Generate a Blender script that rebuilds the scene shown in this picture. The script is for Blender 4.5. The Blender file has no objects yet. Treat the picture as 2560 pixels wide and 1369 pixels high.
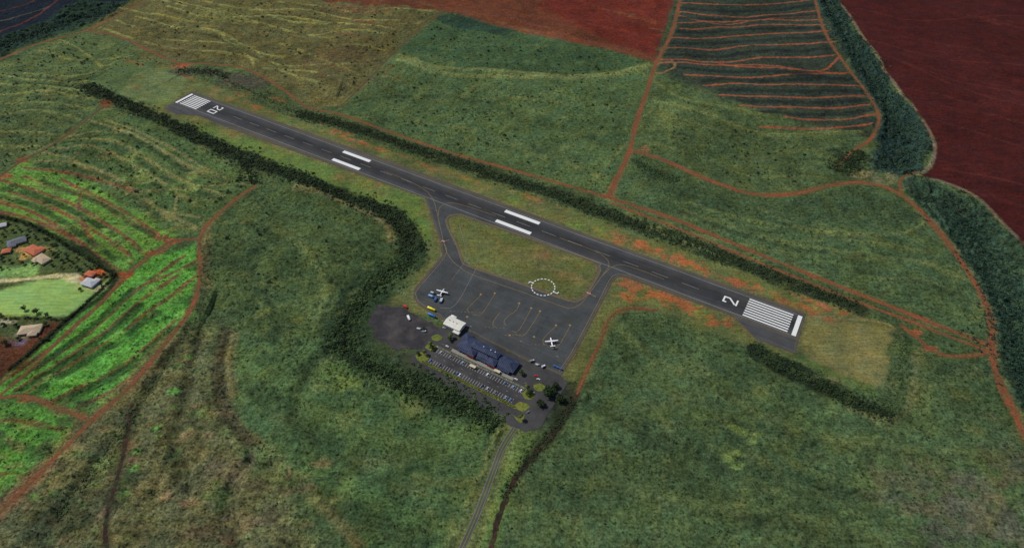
import bpy, bmesh, math, random, time
import numpy as np
from mathutils import Vector, Matrix, geometry
T0=time.time()
random.seed(7); rng=np.random.default_rng(7)
H=680.0; FP=1604.0; TH=math.radians(43.9); CT,ST_=math.cos(TH),math.sin(TH)
col=bpy.context.scene.collection
def lift(u,v,h=0.0):
    du=u-1280.0; dv=684.5-v
    z=FP*ST_-dv*CT; y=FP*CT+dv*ST_
    return ((H-h)*du/z,(H-h)*y/z)
OX,OY=-1.0321*H,1.8351*H
DX,DY=0.8629,-0.5054
DL=math.hypot(DX,DY); DX/=DL; DY/=DL
NX,NY=-DY,DX
RA=math.atan2(DY,DX)
L=1282.0; HW=23.0
def at(s,t): return (OX+DX*s+NX*t, OY+DY*s+NY*t)
def st(u,v):
    x,y=lift(u,v); x-=OX; y-=OY
    return (x*DX+y*DY, x*NX+y*NY)
def lin(c):
    out=[]
    for a in c[:3]:
        a=a/255.0
        out.append(a/12.92 if a<=0.04045 else ((a+0.055)/1.055)**2.4)
    return np.array(out)
# ---------------------------------------------------------------- tags
def tag(o,label=None,cat=None,group=None,kind=None):
    if label: o['label']=label
    if cat: o['category']=cat
    if group: o['group']=group
    if kind: o['kind']=kind
    return o
def empty(name,x,y,z=0,rz=0,label=None,cat=None,group=None):
    o=bpy.data.objects.new(name,None); col.objects.link(o); o.location=(x,y,z); o.rotation_euler=(0,0,rz); o.empty_display_size=1
    return tag(o,label,cat,group)
def link_mesh(name,me,mat=None,parent=None):
    o=bpy.data.objects.new(name,me); col.objects.link(o)
    if mat: me.materials.append(mat)
    if parent: o.parent=parent
    return o
# ---------------------------------------------------------------- materials
def new_mat(name):
    m=bpy.data.materials.new(name); m.use_nodes=True
    nt=m.node_tree; b=nt.nodes['Principled BSDF']; b.inputs['Roughness'].default_value=0.9
    b.inputs['Specular IOR Level'].default_value=0.15
    return m,nt,b
def nd(nt,t,**k):
    n=nt.nodes.new(t)
    for a,v in k.items(): setattr(n,a,v)
    return n
def math_n(nt,op,a,b=None,c=None,clamp=False):
    n=nd(nt,'ShaderNodeMath',operation=op); n.use_clamp=clamp
    for i,x in enumerate((a,b,c)):
        if x is None: continue
        if isinstance(x,(int,float)): n.inputs[i].default_value=x
        else: nt.links.new(x,n.inputs[i])
    return n.outputs[0]
def noise(nt,vec,scale,detail=4,rough=.6):
    n=nd(nt,'ShaderNodeTexNoise'); n.inputs['Scale'].default_value=scale; n.inputs['Detail'].default_value=detail; n.inputs['Roughness'].default_value=rough
    nt.links.new(vec,n.inputs['Vector']); return n.outputs['Fac']
def maprange(nt,v,a,b,c,d):
    n=nd(nt,'ShaderNodeMapRange')
    nt.links.new(v,n.inputs[0])
    for i,x in enumerate((a,b,c,d)):
        if isinstance(x,(int,float)): n.inputs[i+1].default_value=x
        else: nt.links.new(x,n.inputs[i+1])
    return n.outputs[0]
def mixc(nt,f,a,b,bt='MIX'):
    n=nd(nt,'ShaderNodeMix',data_type='RGBA',blend_type=bt)
    for s,x in ((0,f),(6,a),(7,b)):
        if isinstance(x,(int,float)): n.inputs[s].default_value=x
        elif isinstance(x,(tuple,list,np.ndarray)): n.inputs[s].default_value=(float(x[0]),float(x[1]),float(x[2]),1)
        else: nt.links.new(x,n.inputs[s])
    return n.outputs[2]
def scalec(nt,c,f):
    n=nd(nt,'ShaderNodeVectorMath',operation='SCALE'); 
    if isinstance(c,(tuple,list,np.ndarray)): n.inputs[0].default_value=[float(q) for q in c]
    else: nt.links.new(c,n.inputs[0])
    nt.links.new(f,n.inputs['Scale']); return n.outputs[0]
def mulc(nt,c,t):
    w=nd(nt,'ShaderNodeVectorMath',operation='MULTIPLY'); nt.links.new(c,w.inputs[0]); w.inputs[1].default_value=t; return w.outputs[0]
def simple(name,c,rough=.7,var=.12,scale=.8,metal=0,spec=.3):
    m,nt,b=new_mat(name)
    tc=nd(nt,'ShaderNodeTexCoord').outputs['Object']
    f=maprange(nt,noise(nt,tc,scale,4),.3,.7,1-var,1+var)
    nt.links.new(scalec(nt,lin(c),f),b.inputs['Base Color'])
    b.inputs['Roughness'].default_value=rough; b.inputs['Metallic'].default_value=metal; b.inputs['Specular IOR Level'].default_value=spec
    return m
def ground_mat():
    m,nt,b=new_mat('ground_cover')
    tc=nd(nt,'ShaderNodeTexCoord').outputs['Object']
    a=nd(nt,'ShaderNodeAttribute',attribute_name='Col').outputs['Color']
    r=nd(nt,'ShaderNodeAttribute',attribute_name='rough').outputs['Fac']
    n1=noise(nt,tc,.16,6,.75); n2=noise(nt,tc,.38,4,.75); n3=noise(nt,tc,.028,5,.6)
    v=math_n(nt,'ADD',math_n(nt,'MULTIPLY',n1,.45),math_n(nt,'MULTIPLY',n2,.55))
    lo=math_n(nt,'SUBTRACT',1,math_n(nt,'MULTIPLY',r,.85)); hi=math_n(nt,'ADD',1,math_n(nt,'MULTIPLY',r,1.25))
    f=maprange(nt,v,.38,.62,lo,hi)
    mp=nd(nt,'ShaderNodeMapping'); mp.inputs['Rotation'].default_value=(0,0,.25); mp.inputs['Scale'].default_value=(.03,.3,1); nt.links.new(tc,mp.inputs['Vector'])
    f=math_n(nt,'MULTIPLY',f,maprange(nt,noise(nt,mp.outputs[0],1,3,.6),.3,.7,.8,1.22))
    vo=nd(nt,'ShaderNodeTexVoronoi'); vo.inputs['Scale'].default_value=.17; nt.links.new(tc,vo.inputs['Vector'])
    sp=math_n(nt,'MULTIPLY',maprange(nt,vo.outputs['Distance'],.2,.36,1,0),maprange(nt,noise(nt,tc,.05,3,.6),.45,.6,0,1))
    f=math_n(nt,'MULTIPLY',f,math_n(nt,'SUBTRACT',1,math_n(nt,'MULTIPLY',math_n(nt,'MULTIPLY',sp,r),.5)))
    c=scalec(nt,a,f)
    c=mixc(nt,maprange(nt,n3,.44,.64,0,.8),c,mulc(nt,c,(1.22,1.06,.84)))
    c=mixc(nt,maprange(nt,n3,.5,.36,0,.7),c,mulc(nt,c,(.88,.95,1.0)))
    nt.links.new(c,b.inputs['Base Color'])
    bp=nd(nt,'ShaderNodeBump'); bp.inputs['Distance'].default_value=1.8
    nt.links.new(v,bp.inputs['Height']); nt.links.new(r,bp.inputs['Strength'])
    nt.links.new(bp.outputs[0],b.inputs['Normal'])
    b.inputs['Roughness'].default_value=1; b.inputs['Specular IOR Level'].default_value=.05
    return m
def track_mat(name,c,c2,over=0.0):
    m,nt,b=new_mat(name)
    tc=nd(nt,'ShaderNodeTexCoord').outputs['Object']
    n1=noise(nt,tc,.02,5,.65); n2=noise(nt,tc,.3,5,.7)
    cc=mixc(nt,maprange(nt,n1,.4,.6,0,1),lin(c),lin(c2))
    cc=scalec(nt,cc,maprange(nt,n2,.3,.7,.45,1.5))
    if over: cc=mixc(nt,maprange(nt,noise(nt,tc,.09,5,.7),.5,.6,0,over),cc,lin((66,80,46)))
    nt.links.new(cc,b.inputs['Base Color']); b.inputs['Roughness'].default_value=1
    return m
def asphalt_mat(name,c,streak=.25,wear=.3,centre=False,joints=False,blot=.18,wearc=(86,78,64),ws=.03):
    m,nt,b=new_mat(name)
    g=nd(nt,'ShaderNodeTexCoord').outputs['Object']
    mp=nd(nt,'ShaderNodeMapping',vector_type='POINT'); 
    mp.inputs['Rotation'].default_value=(0,0,-RA)
    o=(-(OX*DX+OY*DY),-(OX*NX+OY*NY))
    mp.inputs['Location'].default_value=(o[0],o[1],0)
    nt.links.new(g,mp.inputs['Vector']); fr=mp.outputs[0]
    m2=nd(nt,'ShaderNodeMapping'); m2.inputs['Scale'].default_value=(.015,.6,1); nt.links.new(fr,m2.inputs['Vector'])
    s=noise(nt,m2.outputs[0],1,4,.6)
    f=maprange(nt,s,.3,.7,1-streak,1+streak)
    f=math_n(nt,'MULTIPLY',f,maprange(nt,noise(nt,g,.035,5,.65),.3,.7,1-blot,1+blot))
    f=math_n(nt,'MULTIPLY',f,maprange(nt,noise(nt,g,.8,4,.7),.3,.7,.8,1.2))
    sx=nd(nt,'ShaderNodeSeparateXYZ'); nt.links.new(fr,sx.inputs[0])
    if centre:
        e=math_n(nt,'DIVIDE',math_n(nt,'ABSOLUTE',sx.outputs[1]),22)
        f=math_n(nt,'MULTIPLY',f,maprange(nt,e,.2,1,.68,1.28))
    if joints:
        for ax,p in ((0,22.0),(1,7.5)):
            q=math_n(nt,'FRACT',math_n(nt,'DIVIDE',sx.outputs[ax],p))
            f=math_n(nt,'MULTIPLY',f,maprange(nt,q,0,.08,.78 if ax else .86,1))
    cc=scalec(nt,lin(c),f)
    cc=mixc(nt,maprange(nt,noise(nt,g,ws,5,.65),.45,.68,0,wear),cc,lin(wearc))
    nt.links.new(cc,b.inputs['Base Color']); b.inputs['Roughness'].default_value=.95; b.inputs['Specular IOR Level'].default_value=.1
    return m
def paint_mat(name,c,fade=.35,under=(70,68,64)):
    m,nt,b=new_mat(name)
    tc=nd(nt,'ShaderNodeTexCoord').outputs['Object']
    cc=mixc(nt,maprange(nt,noise(nt,tc,.9,6,.75),.45,.72,0,fade),lin(c),lin(under))
    nt.links.new(cc,b.inputs['Base Color']); b.inputs['Roughness'].default_value=.8
    return m
def foliage_mat(name,c1,c2,c3=None,lo=.5,hi=.68):
    m,nt,b=new_mat(name)
    ri=nd(nt,'ShaderNodeNewGeometry').outputs['Random Per Island']
    g=nd(nt,'ShaderNodeTexCoord').outputs['Object']
    cc=mixc(nt,ri,lin(c1),lin(c2))
    if c3 is not None: cc=mixc(nt,maprange(nt,noise(nt,g,.05,5,.65),lo,hi,0,.85),cc,lin(c3))
    nt.links.new(cc,b.inputs['Base Color']); b.inputs['Roughness'].default_value=.9
    return m
M={}
M['ground']=ground_mat()
M['track']=track_mat('red_dirt',(130,74,48),(106,68,46),.35)
M['trackleft']=track_mat('overgrown_red_dirt',(126,74,50),(100,70,46),.6)
M['trackdark']=track_mat('brown_dirt',(86,68,48),(74,72,50),.6)
M['ditch']=track_mat('dark_ditch_earth',(64,40,34),(40,38,30),.4)
M['pave']=asphalt_mat('worn_asphalt',(82,78,70),.2,.6)
M['runway']=asphalt_mat('runway_asphalt',(61,62,64),.3,.2,centre=True)
M['apron']=asphalt_mat('apron_asphalt',(66,69,70),.14,.2,joints=True,blot=.25)
M['lot']=asphalt_mat('lot_asphalt',(62,61,62),.05,.4,blot=.3,wearc=(84,82,76))
M['lot2']=asphalt_mat('patchy_lot_asphalt',(54,52,54),.05,.7,blot=.35,wearc=(84,80,76),ws=.045)
M['road']=asphalt_mat('road_asphalt',(76,80,68),.05,.8,blot=.35,wearc=(70,82,54),ws=.05)
M['white']=paint_mat('white_marking',(222,222,218),.3)
M['whitethin']=paint_mat('worn_white_marking',(140,140,136),.7)
M['yellow']=paint_mat('yellow_marking',(150,124,76),.6)
M['redm']=paint_mat('red_marking',(150,60,54),.4)
M['leafdark']=foliage_mat('belt_leaves',(28,39,27),(54,69,42),(76,94,54),.5,.7)
M['leafdeep']=foliage_mat('deep_green_leaves',(24,34,22),(50,64,36),(58,76,42))
M['leafbush']=foliage_mat('bush_leaves',(27,38,27),(50,63,40))
M['leafgully']=foliage_mat('gully_leaves',(26,44,40),(50,74,58),(70,94,68))
M['leafslope']=foliage_mat('slope_leaves',(36,52,34),(66,86,50),(86,106,58),.45,.66)
M['leaftree']=foliage_mat('tree_leaves',(30,42,26),(68,86,44))
M['palm']=foliage_mat('palm_leaves',(34,48,24),(96,106,50))
M['hedge']=foliage_mat('hedge_leaves',(76,82,34),(124,126,50))
M['bark']=simple('bark',(84,68,52))
M['carwhite']=simple('white_paint',(225,226,226),.35,.03,spec=.5)
M['carblue']=simple('blue_paint',(52,92,150),.35,.05,spec=.5)
M['carnavy']=simple('navy_paint',(30,52,100),.35,.05,spec=.5)
M['carsky']=simple('pale_blue_paint',(130,165,200),.35,.05,spec=.5)
M['cargrey']=simple('grey_paint',(118,122,128),.35,.05,spec=.5)
M['carsilver']=simple('silver_paint',(175,180,184),.35,.05,spec=.5)
M['carred']=simple('red_paint',(190,44,34),.4,.05,spec=.5)
M['yellowp']=simple('yellow_tank_paint',(228,220,30),.45,.06)
M['bluep']=simple('blue_tank_paint',(30,110,175),.45,.06)
M['glass']=simple('dark_glass',(28,34,42),.15,.03,spec=.6)
M['rubber']=simple('rubber',(26,26,26),.9)
M['steel']=simple('grey_steel',(130,132,132),.5,.06)
M['concrete']=simple('pale_concrete',(128,126,116),.9,.15,.3)
M['wallcream']=simple('cream_wall',(190,178,150),.9,.08,.3)
M['walltan']=simple('tan_wall',(165,140,100),.9,.08,.3)
M['wallred']=simple('red_wall',(200,72,42),.85,.08,.3)
M['wallwhite']=simple('white_wall',(200,200,194),.85,.06,.3)
M['roofwhite']=simple('white_metal_roof',(206,203,190),.6,.1,.25)
M['roofgrey']=simple('grey_roof',(92,96,106),.8,.15,.4)
M['roofpale']=simple('pale_grey_roof',(170,172,176),.8,.15,.4)
M['roofred']=simple('red_brown_roof',(176,92,60),.8,.18,.4)
M['rooftan']=simple('tan_roof',(172,152,124),.8,.15,.4)
M['orange']=simple('orange_cloth',(225,100,40),.8,.1)
def roof_mat():
    m,nt,b=new_mat('slate_ribbed_roof')
    g=nd(nt,'ShaderNodeTexCoord').outputs['Object']
    sx=nd(nt,'ShaderNodeSeparateXYZ'); nt.links.new(g,sx.inputs[0])
    q=math_n(nt,'FRACT',math_n(nt,'DIVIDE',sx.outputs[0],2.6))
    f=maprange(nt,q,0,.3,2.4,.9)
    f=math_n(nt,'MULTIPLY',f,maprange(nt,noise(nt,g,.15,5,.6),.3,.7,.6,1.35))
    nt.links.new(scalec(nt,lin((46,54,76)),f),b.inputs['Base Color']); b.inputs['Roughness'].default_value=.6
    return m
M['roofnavy']=roof_mat()
# ---------------------------------------------------------------- numpy noise
TAB=rng.random((512,512))
def vn(x,y,sc,seed=0):
    x=x/sc+seed*17.3+1000; y=y/sc+seed*31.7+1000
    xi=np.floor(x).astype(int); yi=np.floor(y).astype(int); fx=x-xi; fy=y-yi
    fx=fx*fx*(3-2*fx); fy=fy*fy*(3-2*fy)
    a=TAB[xi%512,yi%512]; b=TAB[(xi+1)%512,yi%512]; c=TAB[xi%512,(yi+1)%512]; d=TAB[(xi+1)%512,(yi+1)%512]
    return (a*(1-fx)+b*fx)*(1-fy)+(c*(1-fx)+d*fx)*fy
def fbm(x,y,sc,seed=0,o=4):
    r=0;am=1;t=0
    for i in range(o):
        r=r+am*vn(x,y,sc/2**i,seed+i*3); t+=am; am*=.55
    return r/t
def sstep(a,b,x):
    t=np.clip((x-a)/(b-a),0,1); return t*t*(3-2*t)
def P(pts): return np.array([lift(u,v) for u,v in pts])
def smooth(pts,step=4.0):
    pts=[np.array(p,float) for p in pts]
    out=[]
    n=len(pts)
    for i in range(n-1):
        p0=pts[i-1] if i>0 else 2*pts[0]-pts[1]; p1=pts[i]; p2=pts[i+1]; p3=pts[i+2] if i+2<n else 2*pts[-1]-pts[-2]
        k=max(2,int(np.linalg.norm(p2-p1)/step))
        for j in range(k):
            t=j/k
            out.append(.5*((2*p1)+(-p0+p2)*t+(2*p0-5*p1+4*p2-p3)*t*t+(-p0+3*p1-3*p2+p3)*t**3))
    out.append(pts[-1]); return np.array(out)
def segdist(X,Y,poly,closed):
    d=np.full(X.shape,1e18); n=len(poly)
    for i in range(n if closed else n-1):
        a=poly[i]; b=poly[(i+1)%n]; ab=b-a; l=ab@ab+1e-9
        t=np.clip(((X-a[0])*ab[0]+(Y-a[1])*ab[1])/l,0,1)
        d=np.minimum(d,(X-a[0]-t*ab[0])**2+(Y-a[1]-t*ab[1])**2)
    return np.sqrt(d)
def inpoly(X,Y,poly):
    r=np.zeros(X.shape,bool); n=len(poly)
    for i in range(n):
        x1,y1=poly[i]; x2,y2=poly[(i+1)%n]
        c=((y1>Y)!=(y2>Y))
        with np.errstate(divide='ignore',invalid='ignore'):
            xx=(x2-x1)*(Y-y1)/(y2-y1+1e-12)+x1
        r^=c&(X<xx)
    return r
# ---------------------------------------------------------------- ground sheet
xs=np.concatenate([[-30000,-15000,-8000,-4500,-3000,-2200,-1800,-1600],np.arange(-1500,1500.1,2.1),[1600,1800,2200,3000,4500,8000,15000,30000]])
ys=np.concatenate([[-8000,-3000,-1000,-300,0,120],np.arange(210,900,1.8),np.arange(900,1900,2.6),[1950,2100,2400,3000,4200,7000,13000,30000]])
nx,ny=len(xs),len(ys)
GX,GY=np.meshgrid(xs,ys); X=GX.ravel(); Y=GY.ravel()
C=np.tile(lin((62,80,50)),(len(X),1)); R=np.full(len(X),.85); RID=np.zeros(len(X),int); HT=np.full(len(X),.7); DEP=np.zeros(len(X))
FLAT=np.full(len(X),1e3)
WN=fbm(X,Y,30,5)-.5
WF=fbm(X,Y,9,15,3)-.5
NAMES=['ground']; NLAB=['green scrubland ground around the airfield']
def box_idx(poly,pad):
    a=poly.min(0)-pad; b=poly.max(0)+pad
    return np.nonzero((X>a[0])&(X<b[0])&(Y>a[1])&(Y<b[1]))[0]
def fill(pts,c,fe=8,warp=14,op=1.0,rough=None,name=None,label=None,ht=None,sink=0,flat=False):
    po=P(pts); ix=box_idx(po,fe+warp+5)
    x,y=X[ix],Y[ix]; d=segdist(x,y,po,True); ins=inpoly(x,y,po); sd=np.where(ins,d,-d)
    m=sstep(-fe,fe,sd+WN[ix]*warp*2+WF[ix]*min(warp,8))
    k=m*op
    C[ix]=C[ix]*(1-k[:,None])+lin(c)*k[:,None]
    if rough is not None: R[ix]=R[ix]*(1-m)+rough*m
    if ht is not None: HT[ix]=HT[ix]*(1-m)+ht*m
    if sink: DEP[ix]-=sink*sstep(0,42,sd)
    if flat: FLAT[ix]=np.minimum(FLAT[ix],np.where(ins,0,d))
    if name:
        NAMES.append(name); NLAB.append(label); RID[ix[m>.5]]=len(NAMES)-1
def line(pts,c,w=5,fe=4,op=.8,rough=None,brk=0.0,flat=False,ht=None,dep=0):
    po=smooth(P(pts),14); ix=box_idx(po,w+fe+6+abs(dep)*4)
    x,y=X[ix],Y[ix]; d=segdist(x,y,po,False)
    dd=d+(WN[ix])*w*.7+WF[ix]*min(w,8)*.9
    m=(1-sstep(w/2,w/2+fe,dd))*op
    if brk>0: m=m*sstep(brk-.12,brk+.12,fbm(x,y,22,9))
    C[ix]=C[ix]*(1-m[:,None])+lin(c)*m[:,None]
    if rough is not None: R[ix]=R[ix]*(1-m)+rough*m
    if ht is not None: HT[ix]=HT[ix]*(1-m)+ht*m
    if flat: FLAT[ix]=np.minimum(FLAT[ix],d-w/2)
    if dep: DEP[ix]+=dep*(1-sstep(0,w/2+abs(dep)*2.4,d+WF[ix]*4))
def blob(u,v,ru,rv,c,op=.7,br=.5):
    x0,y0=lift(u,v); x1,_=lift(u+ru,v); _,y1=lift(u,v-rv)
    rx=abs(x1-x0); ry=abs(y1-y0)
    ix=np.nonzero((abs(X-x0)<rx*1.8)&(abs(Y-y0)<ry*1.8))[0]
    x,y=X[ix],Y[ix]
    r=np.sqrt(((x-x0)/rx)**2+((y-y0)/ry)**2)
    m=(1-sstep(.35,1.15,r+(fbm(x,y,14,13)-.5)*2.2*br*2))*op
    C[ix]=C[ix]*(1-m[:,None])+lin(c)*m[:,None]
def sblob(u,v,rs,rt,c,op=.7):
    s0,t0=st(u,v); x0,y0=at(s0,t0); q=max(rs,rt)*1.8
    ix=np.nonzero((abs(X-x0)<q)&(abs(Y-y0)<q))[0]; x,y=X[ix]-x0,Y[ix]-y0
    S=x*DX+y*DY; T=x*NX+y*NY
    r=np.sqrt((S/rs)**2+(T/rt)**2); m=(1-sstep(.3,1.1,r+(fbm(X[ix],Y[ix],10,21)-.5)*2.8))*op
    C[ix]=C[ix]*(1-m[:,None])+lin(c)*m[:,None]
# --- fields
fill([(-100,-80),(340,-80),(330,0),(200,60),(0,140),(-100,190)],(20,30,40),10,10,1,.7,'distant_field','dark blue-green field in the far left corner',ht=1)
line([(0,80),(90,40),(150,0)],(84,44,36),5,4,.7); line([(-20,30),(60,15),(110,-10)],(84,44,36),4,4,.5); line([(-20,60),(120,20)],(90,90,80),3,3,.5)
fill([(-60,150),(0,95),(120,50),(200,0),(330,0),(300,35),(200,70),(90,105),(0,145)],(36,56,46),10,20,1,.9,ht=3,sink=6)
fill([(212,78),(330,0),(360,-80),(780,-80),(800,0),(1115,25),(985,130),(850,268),(780,270),(720,230),(660,190),(600,165),(520,155),(430,150),(300,95)],(82,84,52),5,6,1,.85,'grass_field','olive contour-striped grass field beyond the far runway end')
fill([(-60,170),(0,155),(210,80),(300,98),(430,160),(470,195),(330,150),(220,200),(260,262),(60,400),(-60,440)],(72,90,56),5,6,1,.85,'grass_field','green shrub-dotted field left of the far runway end')
fill([(-60,440),(60,402),(262,268),(420,325),(640,455),(510,580),(440,595),(300,510)],(68,90,54),6,8,1,.85,'grass_field','green field below the south tree belt at left')
fill([(-60,470),(0,450),(60,405),(200,440),(440,590),(370,640),(300,690),(80,560),(-60,515)],(82,122,54),8,10,1,.85,'bright_green_field','bright green striped field beside the houses')
fill([(300,700),(380,640),(500,605),(492,700),(440,830),(330,960),(215,1035),(60,985),(-60,1000),(-60,985),(170,810)],(74,130,54),8,10,1,.85,'bright_green_field','vivid green ploughed strip field below the houses')
fill([(-60,1010),(60,1000),(190,1045),(180,1080),(110,1170),(-60,1290)],(70,120,52),8,10,1,.85,'bright_green_field','vivid green field at the left edge of the foreground')
fill([(530,560),(640,470),(720,468),(940,540),(975,600),(940,680),(860,760),(820,850),(760,900),(560,820),(510,760)],(60,79,49),8,16,1,.9,'scrub_field','rounded dark green scrub field left of the taxiway',ht=.9)
fill([(-100,1310),(240,1060),(430,860),(540,800),(560,1000),(640,1120),(760,1250),(850,1369),(860,1480),(-100,1480)],(82,88,60),40,30,1,1.05,'scrub_field','brown-green rough scrub in the left foreground',ht=1.1)
fill([(560,820),(830,850),(870,900),(960,950),(1250,1060),(1210,1180),(1120,1369),(1100,1480),(880,1480),(700,1160),(580,1060)],(62,86,54),40,30,1,.85,'scrub_field','green scrub field left of the access road',ht=.8)
fill([(1470,960),(1540,790),(1840,860),(2060,1000),(2240,1040),(2500,1000),(2800,1300),(2800,1600),(1220,1600),(1300,1180),(1420,1040)],(64,85,55),8,14,1,.8,'scrub_field','broad green scrub field in the right foreground',ht=.8)
fill([(780,-100),(800,0),(1115,28),(1290,75),(1640,155),(1690,0),(1710,-100)],(88,52,37),6,16,1,.6,'red_soil_field','brown-red soil field at the top of the view',ht=.2)
fill([(1330,-100),(1360,10),(1440,70),(1640,152),(1690,0),(1710,-100)],(92,38,31),22,30,.85)
fill([(1115,28),(1180,30),(1640,140),(1640,160),(1290,78)],(98,62,44),10,12,.7)
for k in range(40): sblob(random.uniform(850,1660),random.uniform(0,110),70,7,random.choice([(104,64,44),(70,40,32),(108,48,36),(96,84,56),(74,34,28)]),.4)
fill([(1100,35),(1290,75),(1628,158),(1572,378),(1512,486),(1300,425),(1120,375),(840,275),(985,130)],(68,90,57),5,8,1,.78,'grass_field','large green sloping field north of the runway')
fill([(1070,45),(1120,38),(1290,75),(1620,155),(1560,172),(1400,185),(1200,182),(1040,150),(1000,120)],(54,77,51),12,16,.9)
fill([(1075,42),(1120,38),(1290,75),(1260,92),(1130,70)],(38,60,48),5,8,.9)
fill([(1705,-60),(2025,-60),(2040,0),(2110,160),(2190,290),(2170,350),(2080,450),(1980,482),(1880,482),(1780,452),(1640,392),(1578,372),(1640,160)],(66,84,53),5,8,1,.82,'terraced_field','terraced field with red-brown rows at upper right')
fill([(1705,-60),(2035,-60),(2130,180),(2190,290),(2180,340),(2000,310),(1800,250),(1640,170)],(44,54,46),22,16,.95)
fill([(1575,395),(1640,410),(1780,465),(1900,500),(2100,468),(2200,470),(2300,530),(2400,650),(2470,770),(2480,850),(2060,705),(1530,505)],(64,85,55),6,10,1,.82,'grass_field','green field between the red track and the tree belt at right')
fill([(1580,400),(1640,420),(1800,485),(1900,510),(2100,475),(2200,485),(2310,560),(2250,580),(2050,560),(1800,525),(1600,460)],(54,73,49),14,20,.85)
fill([(2030,-80),(2080,-80),(2095,0),(2150,80),(2210,180),(2290,290),(2330,350),(2310,420),(2270,440),(2180,430),(2185,350),(2195,290),(2110,130),(2040,0)],(36,55,49),8,16,1,1,'gully','wooded gully between the terraces and the red field',ht=3,sink=12)
fill([(2100,-100),(2100,0),(2150,80),(2215,185),(2295,290),(2335,355),(2325,420),(2300,435),(2350,445),(2450,490),(2560,610),(2700,760),(3100,700),(3000,-100)],(62,28,27),5,8,1,.4,'red_soil_field','deep maroon ploughed field in the far right corner',ht=.2)
fill([(2265,445),(2340,448),(2440,492),(2560,620),(2700,780),(2800,1300),(2640,1200),(2560,1060),(2490,900),(2470,760),(2400,650),(2300,520),(2255,480)],(46,67,52),10,16,1,1,'gully','dark green gully slope on the right edge',ht=2.5,sink=12)
fill([(2480,880),(2560,1090),(2700,1300),(2600,1300),(2500,1000),(2300,900),(2250,815)],(56,76,50),8,14,1,.85)
# airfield grass
fill([(240,200),(320,150),(440,170),(560,225),(800,318),(1300,478),(1700,622),(2130,778),(2245,822),(2235,995),(2060,930),(1850,860),(1640,775),(1560,765),(1500,880),(1420,965),(1100,800),(950,760),(1060,630),(1030,560),(960,520),(700,425),(420,300),(250,240)],(84,94,56),6,6,1,.55,'airfield_grass','mown grass strip around the runway and taxiways',ht=.15)
fill([(225,205),(300,150),(345,150),(475,196),(420,268),(300,252)],(74,96,60),4,4,.95,name='safety_area',label='pale grass pad beyond the far runway end')
fill([(330,188),(380,172),(472,198),(432,262),(300,240)],(90,106,68),3,3,.9)
fill([(540,318),(700,370),(1050,495),(1085,600),(1050,620),(1000,540),(700,430),(420,300)],(80,106,54),5,6,.8)
fill([(2022,789),(2240,822),(2222,988),(1997,884)],(102,102,64),2,1.5,1,.45,name='safety_area',label='pale dry grass rectangle past the near runway end',flat=True)
line([(2022,789),(2240,822),(2222,988)],(120,110,78),2,2,.6)
blob(2170,900,60,60,(116,108,70),.6); blob(2080,850,50,20,(90,96,58),.5); blob(2130,950,60,20,(94,96,60),.5); blob(2080,900,40,24,(110,106,68),.4)
line([(1985,885),(2060,925),(2150,962),(2222,990)],(70,90,50),8,4,.9)
for u,v,rs,rt,o in ((640,268,50,7,.8),(700,250,30,6,.5),(600,235,40,6,.5),(850,330,40,6,.5),(905,358,60,7,.8),(1060,412,60,6,.6),(1180,450,40,6,.6),(1330,495,50,6,.5),(1620,622,80,12,.9),(1700,650,90,11,.85),(1760,676,70,10,.75),(1860,712,60,9,.7),(1950,745,80,12,.8),(2100,775,50,6,.6),(2040,760,40,6,.6),(1660,742,90,15,.95),(1590,715,40,16,.9),(1790,800,40,10,.9),(1730,775,60,13,.9),(1560,740,14,14,.7),(470,195,30,6,.6),(330,155,40,6,.6),(340,215,20,4,.5),(2010,870,20,4,.4)):
    sblob(u,v,rs,rt,(138,84,54),o)
for k in range(110):
    s=random.uniform(-20,L+20); t=random.choice([random.uniform(34,58),random.uniform(-52,-34)]) 
    x,y=at(s,t); 
    ix=np.nonzero((abs(X-x)<30)&(abs(Y-y)<30))[0]; r=np.hypot((X[ix]-x),(Y[ix]-y))/random.uniform(8,20)
    m=(1-sstep(.3,1.1,r+(fbm(X[ix],Y[ix],8,21)-.5)*2.6))*.45; cc=random.choice([(110,100,62),(88,114,56),(122,90,60),(68,86,48)])
    C[ix]=C[ix]*(1-m[:,None])+lin(cc)*m[:,None]
for u,v,rs,rt,c in ((1200,570,50,14,(94,104,60)),(1300,640,60,14,(104,98,64)),(1250,600,60,10,(82,86,52)),(1420,690,30,10,(112,98,66)),(1350,610,40,8,(82,92,54)),(1220,640,30,8,(88,96,56)),(1400,640,40,8,(102,94,64))): sblob(u,v,rs,rt,c,.6)
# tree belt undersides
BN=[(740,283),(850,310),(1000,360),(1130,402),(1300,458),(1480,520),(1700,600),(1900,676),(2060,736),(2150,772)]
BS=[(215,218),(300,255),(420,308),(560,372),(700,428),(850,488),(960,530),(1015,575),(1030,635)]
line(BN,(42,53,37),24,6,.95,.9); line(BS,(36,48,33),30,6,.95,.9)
line([(560,212),(640,242),(740,283)],(64,78,50),14,8,.8)
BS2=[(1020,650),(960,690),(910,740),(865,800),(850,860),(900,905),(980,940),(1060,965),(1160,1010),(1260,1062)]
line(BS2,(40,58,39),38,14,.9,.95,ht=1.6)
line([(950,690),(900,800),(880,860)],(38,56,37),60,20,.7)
blob(985,700,50,35,(60,80,52),.8)
blob(850,930,90,50,(72,98,52),.6); blob(870,960,40,20,(106,124,60),.5)
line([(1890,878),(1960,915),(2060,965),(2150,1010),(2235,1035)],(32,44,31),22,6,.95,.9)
line([(2240,1025),(2250,930),(2264,845)],(60,78,50),30,8,.9,.8,ht=.8,dep=3)
line([(2290,880),(2275,1010),(2215,1045),(2120,1015)],(86,94,64),5,5,.6)
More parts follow.
